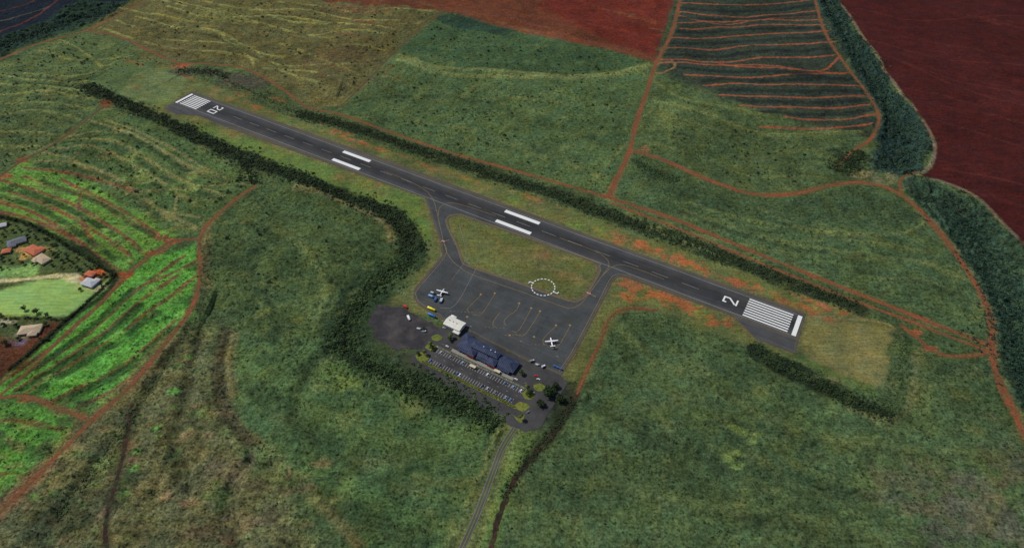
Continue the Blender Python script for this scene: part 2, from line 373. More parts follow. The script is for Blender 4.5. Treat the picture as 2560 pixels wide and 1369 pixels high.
line([(2310,870),(2300,990),(2230,1060)],(76,88,57),3,4,.45)
line([(445,180),(560,190),(650,215)],(56,60,52),26,10,.7)
blob(600,205,70,22,(68,66,56),.7)
blob(2130,400,45,35,(28,42,32),.9); blob(2110,430,30,20,(28,42,32),.7); blob(1640,430,50,18,(40,58,40),.7)
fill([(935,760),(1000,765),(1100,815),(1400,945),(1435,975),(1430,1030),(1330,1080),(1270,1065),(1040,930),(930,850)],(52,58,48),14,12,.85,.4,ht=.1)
blob(1375,985,75,55,(24,30,25),.95,.3); blob(1400,1030,40,30,(34,44,34),.7)  # tree shadow smudge at the car park corner, painted into the ground colour
# contour lines in fields
YG=(122,128,74)
for p in ([(340,40),(450,70),(560,90),(640,130),(720,142),(820,122),(900,118),(970,130)],[(420,20),(540,50),(640,60),(760,82),(860,75),(960,90)],[(500,0),(620,25),(760,30),(900,50),(1050,60)],[(250,70),(380,110),(500,130),(640,150),(760,200),(840,230)],[(380,60),(520,80),(600,115),(700,160),(850,165),(930,160)],[(300,20),(420,45),(520,65)],[(700,5),(850,25),(980,25),(1100,30)],[(560,100),(620,140),(640,170)],[(640,20),(700,50),(860,60),(1000,80)],[(380,0),(520,30),(700,70),(820,95)],[(290,50),(400,90),(520,110),(640,120)],[(440,5),(600,40),(720,45),(880,62)],[(700,110),(800,150),(900,190)],[(660,170),(760,180),(880,215)]):
    line(p,YG,4,4,.75,brk=.4,dep=1.5)
for p in ([(360,50),(460,82),(570,104),(650,142)],[(430,32),(540,62),(640,74),(760,95)],[(260,82),(380,120),(500,140)],[(390,72),(520,92),(600,128),(700,172)],[(520,12),(640,38),(760,44),(900,62)]): line(p,(58,64,43),4,4,.65,brk=.4,dep=-1)
blob(850,150,110,50,(88,70,48),.6); blob(900,190,90,50,(78,72,48),.6); blob(560,40,90,30,(98,106,60),.5); blob(900,20,120,16,(94,66,48),.6); blob(420,130,80,25,(88,74,50),.4); blob(700,230,60,20,(66,76,46),.5)
for p in ([(0,240),(120,235),(240,252)],[(60,180),(200,190),(300,150)],[(0,190),(150,210),(220,205)],[(0,290),(100,280),(200,300)],[(0,330),(80,330),(150,340)],[(100,130),(200,150),(330,140)],[(150,100),(210,130),(260,170)],[(0,215),(110,222),(220,230)],[(20,262),(140,262),(230,275)],[(0,360),(60,362),(110,368)]): line(p,(112,122,72),4,4,.7,brk=.36,dep=1.5)
for p in ([(0,252),(120,248),(235,264)],[(0,202),(150,220),(220,216)],[(60,192),(200,200),(290,165)],[(0,302),(100,292),(190,310)]): line(p,(50,66,44),4,4,.6,brk=.4)
for p in ([(150,345),(300,332),(450,400),(600,452)],[(70,400),(250,420),(400,520),(490,570)],[(100,380),(180,400),(300,470),(330,480)],[(260,300),(380,350),(520,420)],[(200,330),(130,360),(60,395)],[(330,470),(420,470),(560,460),(630,460)],[(440,480),(440,560),(490,575)],[(220,300),(340,345),(480,420),(570,460)],[(130,370),(260,380),(400,450),(500,520)],[(180,350),(300,365),(440,440),(560,490)],[(240,420),(340,480),(440,560)],[(350,500),(430,530),(500,545)]): line(p,(110,110,70),3.4,3,.75,brk=.32,dep=1)
for p in ([(155,358),(300,345),(445,412),(590,462)],[(75,412),(250,432),(390,528)],[(230,312),(340,357),(475,432)],[(190,362),(300,378),(430,452),(545,500)],[(135,382),(260,392),(395,462)]): line(p,(46,64,41),4.5,4,.7,brk=.32)
for u,v in ((330,400),(350,430),(480,440),(480,470),(320,395),(360,445)): blob(u,v,24,12,(116,136,76),.55)
DT=(104,72,52)
for p in ([(0,450),(150,495),(280,570),(360,632)],[(150,442),(300,520),(400,590),(425,605)],[(0,505),(110,545),(300,680)],[(200,480),(200,540),(240,620)],[(60,420),(200,432),(330,470)],[(20,478),(140,522),(300,620),(330,655)],[(60,440),(220,490),(340,560),(400,600)],[(0,530),(90,552),(210,612)],[(415,590),(425,612),(400,635)]): line(p,DT,4,3,.95)
for p in ([(30,462),(150,510),(290,592)],[(100,446),(250,508),(380,590)],[(0,492),(120,532),(290,650)],[(10,470),(140,508),(280,582)]): line(p,(42,66,38),6,4,.8)
for p in ([(20,965),(200,850),(330,740),(460,640)],[(60,985),(230,880),(380,780),(490,690)],[(120,1010),(300,920),(440,800)],[(0,960),(150,850),(310,700)],[(60,985),(150,1020),(215,1035)],[(330,730),(420,690),(495,650)],[(40,975),(210,868),(350,762),(480,660)],[(180,1028),(330,945),(440,820)]): line(p,(92,74,50),4,3.5,.95,brk=.2)
for p in ([(30,958),(205,838),(330,728)],[(75,990),(245,888),(392,785)],[(135,1015),(300,932),(430,822)],[(50,978),(215,875),(355,770)]): line(p,(38,64,36),9,5,.8,dep=-1)
line([(-40,1060),(60,1055),(180,1080)],(90,66,44),4,4,.8); line([(-40,1110),(60,1120),(120,1150)],(48,74,42),6,5,.75)
line([(-40,1180),(40,1190),(90,1200)],(84,66,44),3,4,.7)
for k in range(130):
    u=random.uniform(0,490); v=random.uniform(600,1240)
    if v<1000 and u<330-(v-600)*.8: continue
    blob(u,v,random.uniform(10,26),random.uniform(5,12),random.choice([(100,148,70),(50,82,44),(96,120,62),(46,74,40),(84,150,62)]),.55)
for k in range(80):
    u=random.uniform(0,430); v=random.uniform(440,640); blob(u,v,random.uniform(10,24),6,random.choice([(108,142,70),(52,84,44),(98,112,60),(76,84,52)]),.55)
for p in ([(1000,140),(1100,168),(1250,182),(1400,188),(1500,184),(1625,165)],[(1000,150),(1120,185),(1250,195),(1420,195),(1560,185)]): line(p,(108,120,74),7,10,.65,dep=1.5)
line([(860,262),(1000,240),(1200,260),(1400,320),(1560,370)],(58,77,49),8,14,.5,dep=-2); line([(960,190),(1100,230),(1300,250),(1500,270),(1600,260)],(92,105,65),5,10,.45,brk=.4,dep=1.5)
line([(1020,310),(1200,330),(1380,400),(1500,440)],(92,103,63),5,10,.45,brk=.4,dep=1.5)
for k in range(26): line([(850+25*k+random.uniform(-10,10),262+8*k),(1000+25*k+random.uniform(-15,15),150+6*k)],random.choice([(94,107,64),(52,71,47)]),2.5,3,.38,brk=.4)
line([(1640,255),(1760,290),(1880,330),(2000,335),(2150,330)],(98,110,66),5,8,.65,dep=2)
line([(1600,180),(1700,240),(1800,270),(1900,290)],(98,110,66),5,8,.45,dep=1.5)
line([(1620,330),(1760,350),(1900,390),(2060,400)],(48,67,46),6,8,.5,dep=-1.5); line([(1650,290),(1800,330),(1950,370),(2100,370)],(90,102,61),4,6,.45,brk=.4)
line([(1640,360),(1780,400),(1900,440),(2040,440)],(90,102,61),3.5,5,.45,brk=.4)
blob(1680,300,60,60,(88,103,61),.5)
RB=(130,74,54)
for p in ([(1700,8),(1860,14),(2030,0)],[(1700,30),(1860,40),(2045,28)],[(1690,58),(1850,52),(2055,50)],[(1670,95),(1860,90),(2070,78)],[(1665,120),(1860,120),(2085,105)],[(1645,150),(1860,150),(2090,138)],[(1650,158),(1850,160),(2000,178),(2110,185)],[(1800,155),(1900,170),(2040,180),(2080,160),(2100,140)],[(1710,188),(1900,192),(2130,182)],[(1760,212),(1950,212),(2145,215)],[(1800,240),(2000,245),(2160,240)],[(1850,268),(2020,270),(2178,262)],[(1960,298),(2080,298),(2190,286)],[(1700,40),(1800,60),(1950,45),(2040,40)],[(1700,72),(1870,66),(2062,62)],[(1900,318),(2050,322),(2185,310)]):
    line(p,RB,3.2,2.6,.92,.4)
for p in ([(1690,20),(1850,28),(2040,14)],[(1690,45),(1850,46),(2050,38)],[(1680,80),(1850,76),(2060,70)],[(1670,108),(1850,106),(2075,92)],[(1650,138),(1850,136),(2080,122)],[(1700,172),(1900,180),(2120,200)],[(1760,200),(1950,202),(2140,198)],[(1800,226),(2000,230),(2155,228)],[(1850,254),(2020,258),(2170,250)],[(1900,284),(2040,286),(2180,274)]):
    line(p,(30,38,38),10,5,.75)
for p in ([(2140,20),(2300,50),(2560,40)],[(2180,100),(2400,150),(2700,180)],[(2250,160),(2450,240),(2700,300)],[(2330,300),(2500,350),(2700,420)],[(2360,420),(2480,440),(2600,470)],[(2200,140),(2380,200),(2560,230)]): line(p,(84,42,36),2.5,3,.5)
for k in range(60):
    u=random.uniform(2130,2600); v=random.uniform(0,560)
    if u<2200+v*.55: continue
    sblob(u,v,100,6,random.choice([(76,34,31),(46,23,25),(80,40,34),(54,27,28)]),.45)
line([(2098,0),(2152,78),(2215,183),(2295,290),(2335,355),(2325,415),(2290,437),(2350,445),(2450,490),(2560,605)],(112,102,84),3,4,.7,brk=.35)
for p in ([(1520,500),(1620,560),(1800,600),(2000,640)],[(1900,520),(2050,575),(2250,585),(2310,560)],[(2310,560),(2280,500)],[(1600,560),(1800,640)],[(2100,650),(2300,660),(2420,700)],[(1700,520),(1900,590),(2150,640),(2350,660)],[(1640,470),(1800,530),(2000,570),(2200,600)],[(2100,600),(2300,630),(2400,680)],[(2200,700),(2350,720),(2450,770)]): line(p,(92,104,64),3.5,5,.55,brk=.36,dep=1.5)
for p in ([(1900,532),(2050,588),(2250,598)],[(1700,532),(1900,602),(2150,652)],[(2000,660),(2200,690),(2400,740)]): line(p,(46,61,44),4,5,.55,brk=.4)
# bottom fields: banks, folds and gullies
for p in ([(560,820),(545,900),(555,985),(590,1060),(700,1150),(800,1250),(900,1369)],[(580,830),(570,900),(580,980)],[(520,560),(512,650),(520,720)],[(740,470),(850,500),(965,560),(975,600)]): line(p,(102,99,66),5,8,.65,dep=1.5)
line([(560,820),(548,900),(552,985),(585,1060),(690,1160)],(56,50,40),10,7,.7,dep=-3)
line([(640,1130),(800,1210),(1000,1290),(1130,1360)],(76,102,58),6,20,.5,dep=4)
line([(620,1150),(780,1235),(960,1320),(1060,1369)],(44,60,41),10,12,.5,brk=.3,dep=-3)
line([(960,950),(1100,1080),(1230,1080)],(76,102,56),10,20,.4)
line([(1250,1075),(1225,1180),(1140,1210),(1040,1190)],(86,100,61),5,8,.5,dep=1.5)
line([(860,880),(800,900),(760,960),(740,1030)],(44,60,41),12,14,.5,dep=-5)
line([(680,560),(760,620),(820,720),(800,800)],(86,98,58),5,14,.4,dep=3); line([(560,640),(640,700),(700,790),(690,850)],(44,60,40),8,14,.4,dep=-3)
line([(620,900),(760,1000),(900,1080),(1060,1130)],(80,102,58),5,16,.4,dep=4); line([(640,980),(780,1080),(920,1180)],(46,62,42),8,16,.4,dep=-4)
line([(520,620),(505,720),(480,800),(430,890)],(48,56,40),12,10,.55,dep=-2)
for p in ([(430,870),(350,1000),(250,1140),(130,1300)],[(500,840),(470,960),(440,1100),(470,1250)],[(620,1140),(560,1250),(600,1369)],[(330,1020),(310,1150),(268,1290)]): line(p,(52,58,41),9,9,.6,brk=.3,dep=-4)
for k in range(280):
    u=random.uniform(-20,840); v=random.uniform(1000,1369)
    if u>560 and v<1150: continue
    blob(u,v,random.uniform(10,34),random.uniform(6,18),random.choice([(106,104,72),(50,66,44),(80,102,56),(118,94,70),(54,54,42),(98,106,66),(44,58,38)]),.55)
blob(640,1280,70,45,(106,88,68),.5); blob(500,1330,90,35,(98,82,64),.5); blob(560,1160,70,45,(106,94,74),.5)
blob(150,1290,110,55,(48,60,44),.6); blob(80,1340,80,50,(50,64,47),.6)
for k in range(300):
    u=random.uniform(600,2560); v=random.uniform(860,1369)
    blob(u,v,random.uniform(18,60),random.uniform(10,24),random.choice([(52,71,46),(76,100,59),(84,95,60),(53,76,48),(90,101,64),(48,66,45)]),.34)
blob(2450,1290,200,90,(82,80,70),.6); blob(2300,1220,160,60,(76,80,64),.5); blob(2540,1150,90,80,(78,76,64),.5)
for k in range(18): line([(1420+70*k,1369),(1500+68*k+random.uniform(-30,30),1060)],random.choice([(86,95,59),(48,63,43)]),2.5,4,.25,brk=.38)
line([(1560,820),(1640,900),(1780,960),(1960,1060),(2200,1120),(2500,1140)],(84,98,60),5,14,.4,brk=.3,dep=4); line([(1480,1000),(1640,1100),(1900,1180),(2200,1250)],(48,63,43),8,16,.4,brk=.3,dep=-4)
line([(1500,1200),(1700,1260),(1960,1300),(2300,1369)],(82,96,60),5,14,.35,brk=.3,dep=4)
for u,v in ((1840,1130),(1860,1080),(1880,1100),(1830,1065),(1845,1160),(1900,1085),(1820,1140)): blob(u,v,18,9,(108,132,72),.6)
for k in range(100):
    u=random.uniform(0,640); v=random.uniform(100,560); blob(u,v,18,7,random.choice([(96,114,64),(50,67,44),(102,104,64)]),.4)
for k in range(130):
    u=random.uniform(850,1560); v=random.uniform(120,480)
    blob(u,v,30,8,random.choice([(54,75,49),(86,103,62),(80,94,57),(94,108,66)]),.33)
for k in range(120):
    u=random.uniform(1560,2450); v=random.uniform(270,800)
    if u>2140 and v<490: continue
    blob(u,v,26,8,random.choice([(52,71,48),(82,97,60),(78,90,57)]),.36)
for k in range(150):
    u=random.uniform(540,960); v=random.uniform(480,850)
    blob(u,v,17,8,random.choice([(48,65,42),(84,96,55),(70,84,49),(42,57,39)]),.4)
# residential
fill([(-60,525),(0,535),(80,562),(290,690),(170,800),(60,900),(-60,1000)],(68,84,50),6,6,1,.8,'residential_ground','house plots at the left edge',flat=True)
fill([(-60,740),(0,725),(100,700),(190,690),(240,725),(270,700),(170,790),(40,790),(-60,780)],(132,172,98),5,5,1,.2,'lawn','pale green lawn between the houses',ht=.1)
fill([(-60,665),(40,668),(100,650),(90,690),(0,700),(-60,700)],(118,158,88),5,6,.9)
line([(-20,702),(60,698),(130,690),(190,688),(215,700)],(186,180,140),4,4,.75); blob(180,698,26,8,(206,194,154),.8)
blob(90,632,46,16,(176,146,88),.75); blob(240,690,30,16,(182,92,52),.8); blob(240,715,36,12,(180,170,134),.6); blob(50,625,30,8,(170,120,80),.6)
blob(40,690,50,8,(70,100,60),.5); blob(70,830,50,24,(140,126,108),.5); blob(70,740,60,12,(144,184,110),.5); blob(150,760,50,12,(108,152,84),.4)
fill([(-60,850),(0,845),(60,850),(130,800),(165,803),(60,910),(-60,1000)],(78,38,31),8,10,.85); blob(50,855,30,10,(96,84,98),.8); blob(20,805,50,9,(180,174,146),.5)
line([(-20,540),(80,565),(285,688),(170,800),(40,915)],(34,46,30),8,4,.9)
# dirt tracks
TR=[]
def track(pts,w,z,label,mat='track',paintc=(98,78,52)):
    line(pts,paintc,w*1.25,4,.65,.5,flat=True)
    TR.append((pts,w,label,mat))
track([(1712,-60),(1700,0),(1680,80),(1640,160),(1620,220),(1590,310),(1575,375),(1545,440),(1522,490)],7,0,'straight red dirt track running away between the green fields')
track([(1575,375),(1640,393),(1700,418),(1780,453),(1880,484),(1980,485),(2080,463),(2150,456),(2220,470),(2280,508),(2340,570),(2400,650),(2450,730),(2478,800),(2480,860),(2490,930),(2530,1020),(2575,1110),(2660,1250)],7.2,0,'curving red dirt track sweeping down the right side')
track([(210,77),(300,93),(430,152),(520,160),(600,168),(660,193),(720,233),(770,270),(850,286),(980,332),(1120,380),(1300,430),(1500,487)],4.2,0,'long red dirt track along the far half of the north tree belt')
track([(1500,487),(1600,519),(1700,553),(1900,636),(2060,700),(2250,775),(2478,865)],5.6,0,'red dirt road beside the north tree belt running to the right junction')
track([(1530,508),(1700,573),(1900,657),(2100,737),(2300,812),(2470,878)],3.4,0,'narrow second track beside the north tree belt')
track([(-60,170),(0,148),(100,108),(210,77),(330,20),(400,-20)],4,0,'red-brown track in the far left corner')
track([(262,265),(190,320),(120,370),(60,400),(0,440),(-60,480)],3.8,0,'brown track crossing the left fields','trackdark')
track([(640,465),(590,497),(525,555),(500,600),(500,690),(478,770),(420,850),(330,960),(230,1050),(120,1160),(0,1280),(-80,1370)],5,0,'orange-brown dirt road curving down the left side','trackleft')
track([(500,597),(430,603),(380,636),(310,690)],3.6,0,'short dirt track reaching the corner of the house plots','trackleft')
track([(310,690),(245,765),(172,826),(90,908),(0,988),(-60,1040)],3,0,'dirt track running down outside the house plots hedge','trackleft')
track([(-40,1000),(60,990),(150,1022),(230,1050)],3.4,0,'dirt track between the vivid green fields','trackleft')
track([(330,1010),(305,1150),(265,1300),(270,1400)],4,0,'dark earth track in the left foreground','ditch',(66,58,46))
track([(1115,25),(1060,65),(985,132),(920,200),(850,268)],2.8,0,'narrow brown boundary track up the far slope','trackdark')
track([(2032,-20),(2062,80),(2112,160),(2165,230),(2197,290),(2178,345),(2130,380),(2090,420)],4.6,0,'red track edging the terraces')
track([(1640,775),(1590,770),(1550,775),(1520,800),(1502,850),(1470,920),(1442,985)],3.6,0,'red track beside the apron edge')
track([(1442,985),(1400,1060),(1350,1120),(1285,1200),(1245,1300),(1222,1400)],6,0,'dark red-brown ditch beside the access road','ditch',(46,44,35))
track([(2255,815),(2300,850),(2350,885),(2420,890),(2475,880)],3.4,0,'short red track near the safety area')
track([(2285,432),(2252,448),(2252,485)],3,0,'short pale track at the gully head')
line([(1640,160),(1680,155),(1685,170),(1650,185),(1635,180)],(118,88,60),3,3,.8)
blob(2160,440,30,12,(140,124,86),.8); blob(2200,445,60,16,(92,94,68),.7); blob(1610,375,22,9,(128,88,62),.6)
for u,v,c in ((310,688,(130,60,42)),(380,632,(120,64,46)),(430,603,(124,72,48)),(60,1000,(108,60,44)),(225,1050,(118,66,46)),(10,440,(118,62,44)),(60,398,(110,62,44)),(2290,830,(132,80,54)),(2330,872,(124,70,48)),(2470,870,(126,74,50)),(1520,492,(126,76,50)),(455,165,(128,66,46)),(1110,22,(100,60,42)),(265,262,(114,62,44))): blob(u,v,22,8,c,.85)
line([(120,1160),(0,1280)],(116,70,52),12,10,.5); line([(420,850),(330,960),(230,1050),(120,1160)],(96,84,58),18,10,.5)
AR=[(1300,1045),(1280,1080),(1255,1120),(1232,1180),(1208,1245),(1182,1310),(1150,1380),(1100,1480)]
line(AR,(96,110,66),28,8,.85,.8,flat=False)
line([(1320,1085),(1290,1150),(1262,1230),(1235,1320),(1215,1400)],(84,110,58),10,8,.6,.9)
line([(1245,1110),(1215,1190),(1180,1270),(1140,1369)],(60,72,46),5,5,.7)
line([(1262,1130),(1240,1200),(1212,1280),(1180,1369)],(60,72,46),4,4,.6)
line(AR,(92,102,66),10,2,.35,.4,flat=True)
# ---- pavement outlines
OUT=[(480,228),(1000,412),(1500,598),(2014,783),(1987,883),(1890,848),(1832,790),(1562,692),(1546,692),(1532,702),(1500,765),(1442,875),(1402,938),(1300,892),(1160,822),(1100,795),(1045,762),(1033,742),(1036,722),(1105,638),(1100,602),(1062,494),(560,316),(495,289),(440,286),(408,271)]
INF=[(1150,538),(1300,590),(1480,654),(1494,666),(1494,682),(1462,735),(1445,748),(1420,748),(1300,706),(1175,664),(1158,650),(1148,620),(1122,566),(1120,548),(1130,540)]
po=P(OUT); pi=P(INF)
ix=box_idx(po,60); d=segdist(X[ix],Y[ix],po,True); ins=inpoly(X[ix],Y[ix],po); 
di=segdist(X[ix],Y[ix],pi,True); ini=inpoly(X[ix],Y[ix],pi)
sd=np.where(ins,-d,d); sd=np.where(ini,di,sd)
FLAT[ix]=np.minimum(FLAT[ix],sd-4); INFI=ix[ini]
k=(1-sstep(0,7,sd))*.55; C[ix]=C[ix]*(1-k[:,None])+lin((92,88,66))*k[:,None]
LOT1=[(948,762),(1000,768),(1092,812),(1100,832),(1045,872),(992,872),(942,842),(922,800)]
LOT2=[(1045,880),(1075,842),(1105,818),(1165,824),(1300,893),(1402,939),(1418,958),(1350,1070),(1312,1078),(1270,1060),(1030,905),(1028,892)]
for q in (LOT1,LOT2):
    pp=P(q); ix=box_idx(pp,60); d=segdist(X[ix],Y[ix],pp,True); ins=inpoly(X[ix],Y[ix],pp); FLAT[ix]=np.minimum(FLAT[ix],np.where(ins,-d,d)-3)
# --- fine modulation & relief
veg=np.clip(R,0,1)
big=fbm(X,Y,120,31)-.5; mid=fbm(X,Y,20,37)-.5
C*= np.clip(1+ (big*.55+mid*.95*veg),.35,2)[:,None]
green=(C[:,1]>C[:,0]*1.02)
C[green]*=np.array([1.05,.96,.95])
C=np.clip(C*.98,.002,.9)
lump=np.clip(fbm(X,Y,8.5,41,3)-.44,0,1)*3.0
Z=lump*HT*1.7+ (fbm(X,Y,60,44)-.2)*HT*.8
Z+=DEP*sstep(0,14,FLAT)
roll=(fbm(X*.8+Y*.3,Y,105,54,2)-.5)*20
Z+=roll*sstep(4,75,FLAT)
Z*=sstep(0,8,FLAT)
Z[INFI]=np.clip(Z[INFI],-.1,.4)
sel=np.nonzero(FLAT<30)[0]; 
def near_run(x,y):
    s=(x-OX)*DX+(y-OY)*DY; t=(x-OX)*NX+(y-OY)*NY
    return (s>-90)&(s<L+170)&(abs(t)<75)
nr_=near_run(X,Y); Z[nr_]*=.35
far=(abs(X)>1500)|(Y<212)|(Y>1895); Z[far]=0
def zat(x,y):
    i=np.clip(np.searchsorted(xs,x),1,nx-1); j=np.clip(np.searchsorted(ys,y),1,ny-1)
    return np.minimum(Z[j*nx+i],Z[(j-1)*nx+i-1])
I=np.arange(nx*ny).reshape(ny,nx)
F=np.stack([I[:-1,:-1].ravel(),I[:-1,1:].ravel(),I[1:,1:].ravel(),I[1:,:-1].ravel()],1)
fr=RID[F[:,0]]
V=np.stack([X,Y,Z],1)
def fast_mesh(name,V,F,cols=None,rough=None,smooth_=True):
    me=bpy.data.meshes.new(name); me.vertices.add(len(V)); me.vertices.foreach_set('co',V.astype(np.float32).ravel())
    k=F.shape[1]
    me.loops.add(len(F)*k); me.loops.foreach_set('vertex_index',F.astype(np.int32).ravel())
    me.polygons.add(len(F)); me.polygons.foreach_set('loop_start',np.arange(0,len(F)*k,k,dtype=np.int32))
    me.update(calc_edges=True)
    if cols is not None:
        a=me.attributes.new('Col','FLOAT_COLOR','POINT'); a.data.foreach_set('color',np.concatenate([cols,np.ones((len(cols),1))],1).astype(np.float32).ravel())
    if rough is not None:
        a=me.attributes.new('rough','FLOAT','POINT'); a.data.foreach_set('value',rough.astype(np.float32))
    if smooth_: me.polygons.foreach_set('use_smooth',np.ones(len(F),bool))
    return me
for r in range(len(NAMES)):
    sel=F[fr==r]
    if len(sel)==0: continue
    uq,inv=np.unique(sel.ravel(),return_inverse=True)
    me=fast_mesh(NAMES[r],V[uq],inv.reshape(-1,4),C[uq],R[uq])
    o=link_mesh(NAMES[r],me,M['ground']); tag(o,NLAB[r],'ground',kind='structure')
print('ground',round(time.time()-T0,1))
# ---------------------------------------------------------------- sheets
ZS=[0.03]
def nz(d=.004): ZS[0]+=d; return ZS[0]
def roughen(pp,amp,step=2.5):
    out=[]; n=len(pp)
    for i in range(n):
        a=np.array(pp[i]); b=np.array(pp[(i+1)%n]); k=max(1,int(np.linalg.norm(b-a)/step))
        for j in range(k):
            q=a+(b-a)*j/k; w=(fbm(q[:1],q[1:],9,61,3)[0]-.5)*2*amp; w2=(fbm(q[:1],q[1:],9,67,3)[0]-.5)*2*amp; out.append((q[0]+w,q[1]+w2))
    return out
def sheet(name,outer,holes,mat,z,label=None,parent=None,world=False,jag=0):
    o_=[tuple(q) for q in (outer if world else P(outer))]
    if jag: o_=roughen(o_,jag)
    loops=[[Vector((x,y,0)) for x,y in o_]]
    for h in holes: loops.append([Vector((x,y,0)) for x,y in (h if world else P(h))])
    tris=geometry.tessellate_polygon(loops); vs=[v for l in loops for v in l]
    me=bpy.data.meshes.new(name); me.from_pydata([(v.x,v.y,z) for v in vs],[],[list(t) for t in tris]); me.update()
    bm=bmesh.new(); bm.from_mesh(me); 
    for f_ in bm.faces:
        if f_.normal.z<0: f_.normal_flip()
    bm.to_mesh(me); bm.free()
    o=link_mesh(name,me,mat,parent)
    if label: tag(o,label,'pavement',kind='structure')
    return o
def ribbon(name,pts,w,mat,z,parent=None,world=False,jit=0,step=4,dash=None,sm=True):
    q=pts if world else P(pts); q=smooth(q,step) if sm else np.array(q)
    n=len(q); tg=np.gradient(q,axis=0); tg/=np.linalg.norm(tg,axis=1)[:,None]+1e-9; nr=np.stack([-tg[:,1],tg[:,0]],1)
    slow=1+jit*1.9*(fbm(q[:,0],q[:,1],40,71)-.5)*2
    jl=slow*(1+jit*(rng.random(n)-.5)*2); jr=slow*(1+jit*(rng.random(n)-.5)*2)
    a=q+nr*(w/2*jl)[:,None]; b=q-nr*(w/2*jr)[:,None]
    vs=[(x,y,z) for x,y in a]+[(x,y,z) for x,y in b]; fs=[]
    for i in range(n-1):
        if dash and (i//dash)%2: continue
        fs.append((n+i,n+i+1,i+1,i))
    me=bpy.data.meshes.new(name); me.from_pydata(vs,[],fs); me.update()
    return link_mesh(name,me,mat,parent)
for i,(p,w,lb,mt) in enumerate(TR):
    o=ribbon('dirt_track',p,w,M[mt],nz(.012),jit=.42,step=3.0); tag(o,lb,'road',kind='structure')
zr=nz(.03)
o=ribbon('access_road',AR,7.6,M['road'],zr,jit=.14,step=3); tag(o,'paved two-lane access road leading to the car park','road',kind='structure')
ARq=smooth(P(AR),4); tg=np.gradient(ARq,axis=0); tg/=np.linalg.norm(tg,axis=1)[:,None]; nr=np.stack([-tg[:,1],tg[:,0]],1)
for off in (-3.3,3.3,0): ribbon('edge_line' if off else 'centre_line',[tuple(q) for q in (ARq+nr*off)[::4]],.35,M['whitethin'] if off else M['yellow'],zr+.008,parent=o,world=True)
zp=nz(.03)
sheet('taxiway_pavement',OUT,[INF],M['pave'],zp,'worn brownish asphalt shoulders and taxiways around the runway')
sheet('overflow_lot',LOT1,[],M['lot2'],zp,'dark rounded overflow lot left of the white hangar',jag=5)
sheet('car_park_pavement',LOT2,[],M['lot'],zp+.012,'dark asphalt car park and forecourt in front of the terminal',jag=1)
za=zp+.03
def rect(s0,s1,t0,t1): return [at(s0,t0),at(s1,t0),at(s1,t1),at(s0,t1)]
def inset(poly,dist):
    p=[np.array(q) for q in P(poly)]; n=len(p); out=[]
    A=sum(p[i][0]*p[(i+1)%n][1]-p[(i+1)%n][0]*p[i][1] for i in range(n)); sg=1 if A>0 else -1
    for i in range(n):
        a=p[i-1];b=p[i];c=p[(i+1)%n]; e1=(b-a)/np.linalg.norm(b-a); e2=(c-b)/np.linalg.norm(c-b)
        n1=np.array([-e1[1],e1[0]])*sg; n2=np.array([-e2[1],e2[0]])*sg; m=n1+n2; m/=np.linalg.norm(m); k=dist/max(.5,m@n1); out.append(b+m*k)
    return [tuple(q) for q in out]
AP=[(1562,692),(1546,692),(1532,702),(1500,765),(1442,875),(1402,938),(1300,892),(1160,822),(1100,795),(1045,762),(1033,742),(1036,722),(1105,638),(1100,602),(1062,494),(1042,486),(1090,482),(1300,560),(1480,622),(1600,668)]
ap=sheet('apron',inset(AP,3.4),[inset(INF,-3.4)],M['apron'],za,'dark grey asphalt apron with two taxiways around the grass infield',world=True)
rw=sheet('runway',rect(-1,L+1,-HW+.5,HW+.5),[],M['runway'],za+.012,'long dark asphalt runway with white markings',world=True)
sheet('turn_pad',inset([(1987,883),(1890,848),(1832,790),(1992,848)],2.0),[],M['runway'],za+.006,'asphalt turning pad at the near runway end',world=True)
sheet('turn_pad',inset([(560,316),(495,289),(440,286),(414,271),(440,256),(620,318)],2.0),[],M['runway'],za+.007,'asphalt turning pad at the far runway end',world=True)
zm=za+.03
def mk(name,s0,s1,t0,t1,mat='white',parent=rw,z=None): return sheet(name,rect(s0,s1,t0,t1),[],M[mat],z or zm,parent=parent,world=True)
mk('threshold_bar',0,6,-21.5,21.5); mk('threshold_bar',L-6,L,-21.5,21.5)
for i in range(8):
    t=-17.8+i*5.1
    mk('threshold_stripe',11,62,t-1.25,t+1.25); mk('threshold_stripe',L-75,L-12,t-1.25,t+1.25)
for s0,s1 in ((.337*L,.388*L),(.617*L,.669*L)):
    for t in (-15,15): mk('aiming_point_marking',s0,s1,t-3.6,t+3.6)
for t in (-21.8,21.8): mk('edge_line',8,L-8,t-.35,t+.35,'whitethin')
s=150
while s<L-150: mk('centre_line_dash',s,s+26,-.3,.3,'whitethin'); s+=48
def strokes(name,segs,s0,t0,up,hh,ww,sw=2.4):
    vs=[];fs=[]
    for k,(x0,y0,x1,y1) in enumerate(segs):
        a=np.array([x0*ww,y0*hh]);b=np.array([x1*ww,y1*hh]); d=(b-a)/np.linalg.norm(b-a); n=np.array([-d[1],d[0]])*sw/2
        dg=abs(d[0])>.05 and abs(d[1])>.05
        e=d*(sw/2 if not dg else 0)
        i=len(vs)
        for q in (a-e+n,a-e-n,b+e-n,b+e+n):
            s_=s0+up*(q[1]-hh/2); t_=t0-up*(q[0]-ww/2)
            x,y=at(s_,t_); vs.append((x,y,zm+.004*k))
        fs.append((i,i+1,i+2,i+3))
    me=bpy.data.meshes.new(name); me.from_pydata(vs,[],fs); me.update()
    bm=bmesh.new(); bm.from_mesh(me)
    for f_ in bm.faces:
        if f_.normal.z<0: f_.normal_flip()
    bm.to_mesh(me); bm.free()
    return link_mesh(name,me,M['white'],rw)
TWO=[(0,1,1,1),(1,1,1,.62),(1,.6,0,.1),(0,0,1,0),(0,1,0,.82)]
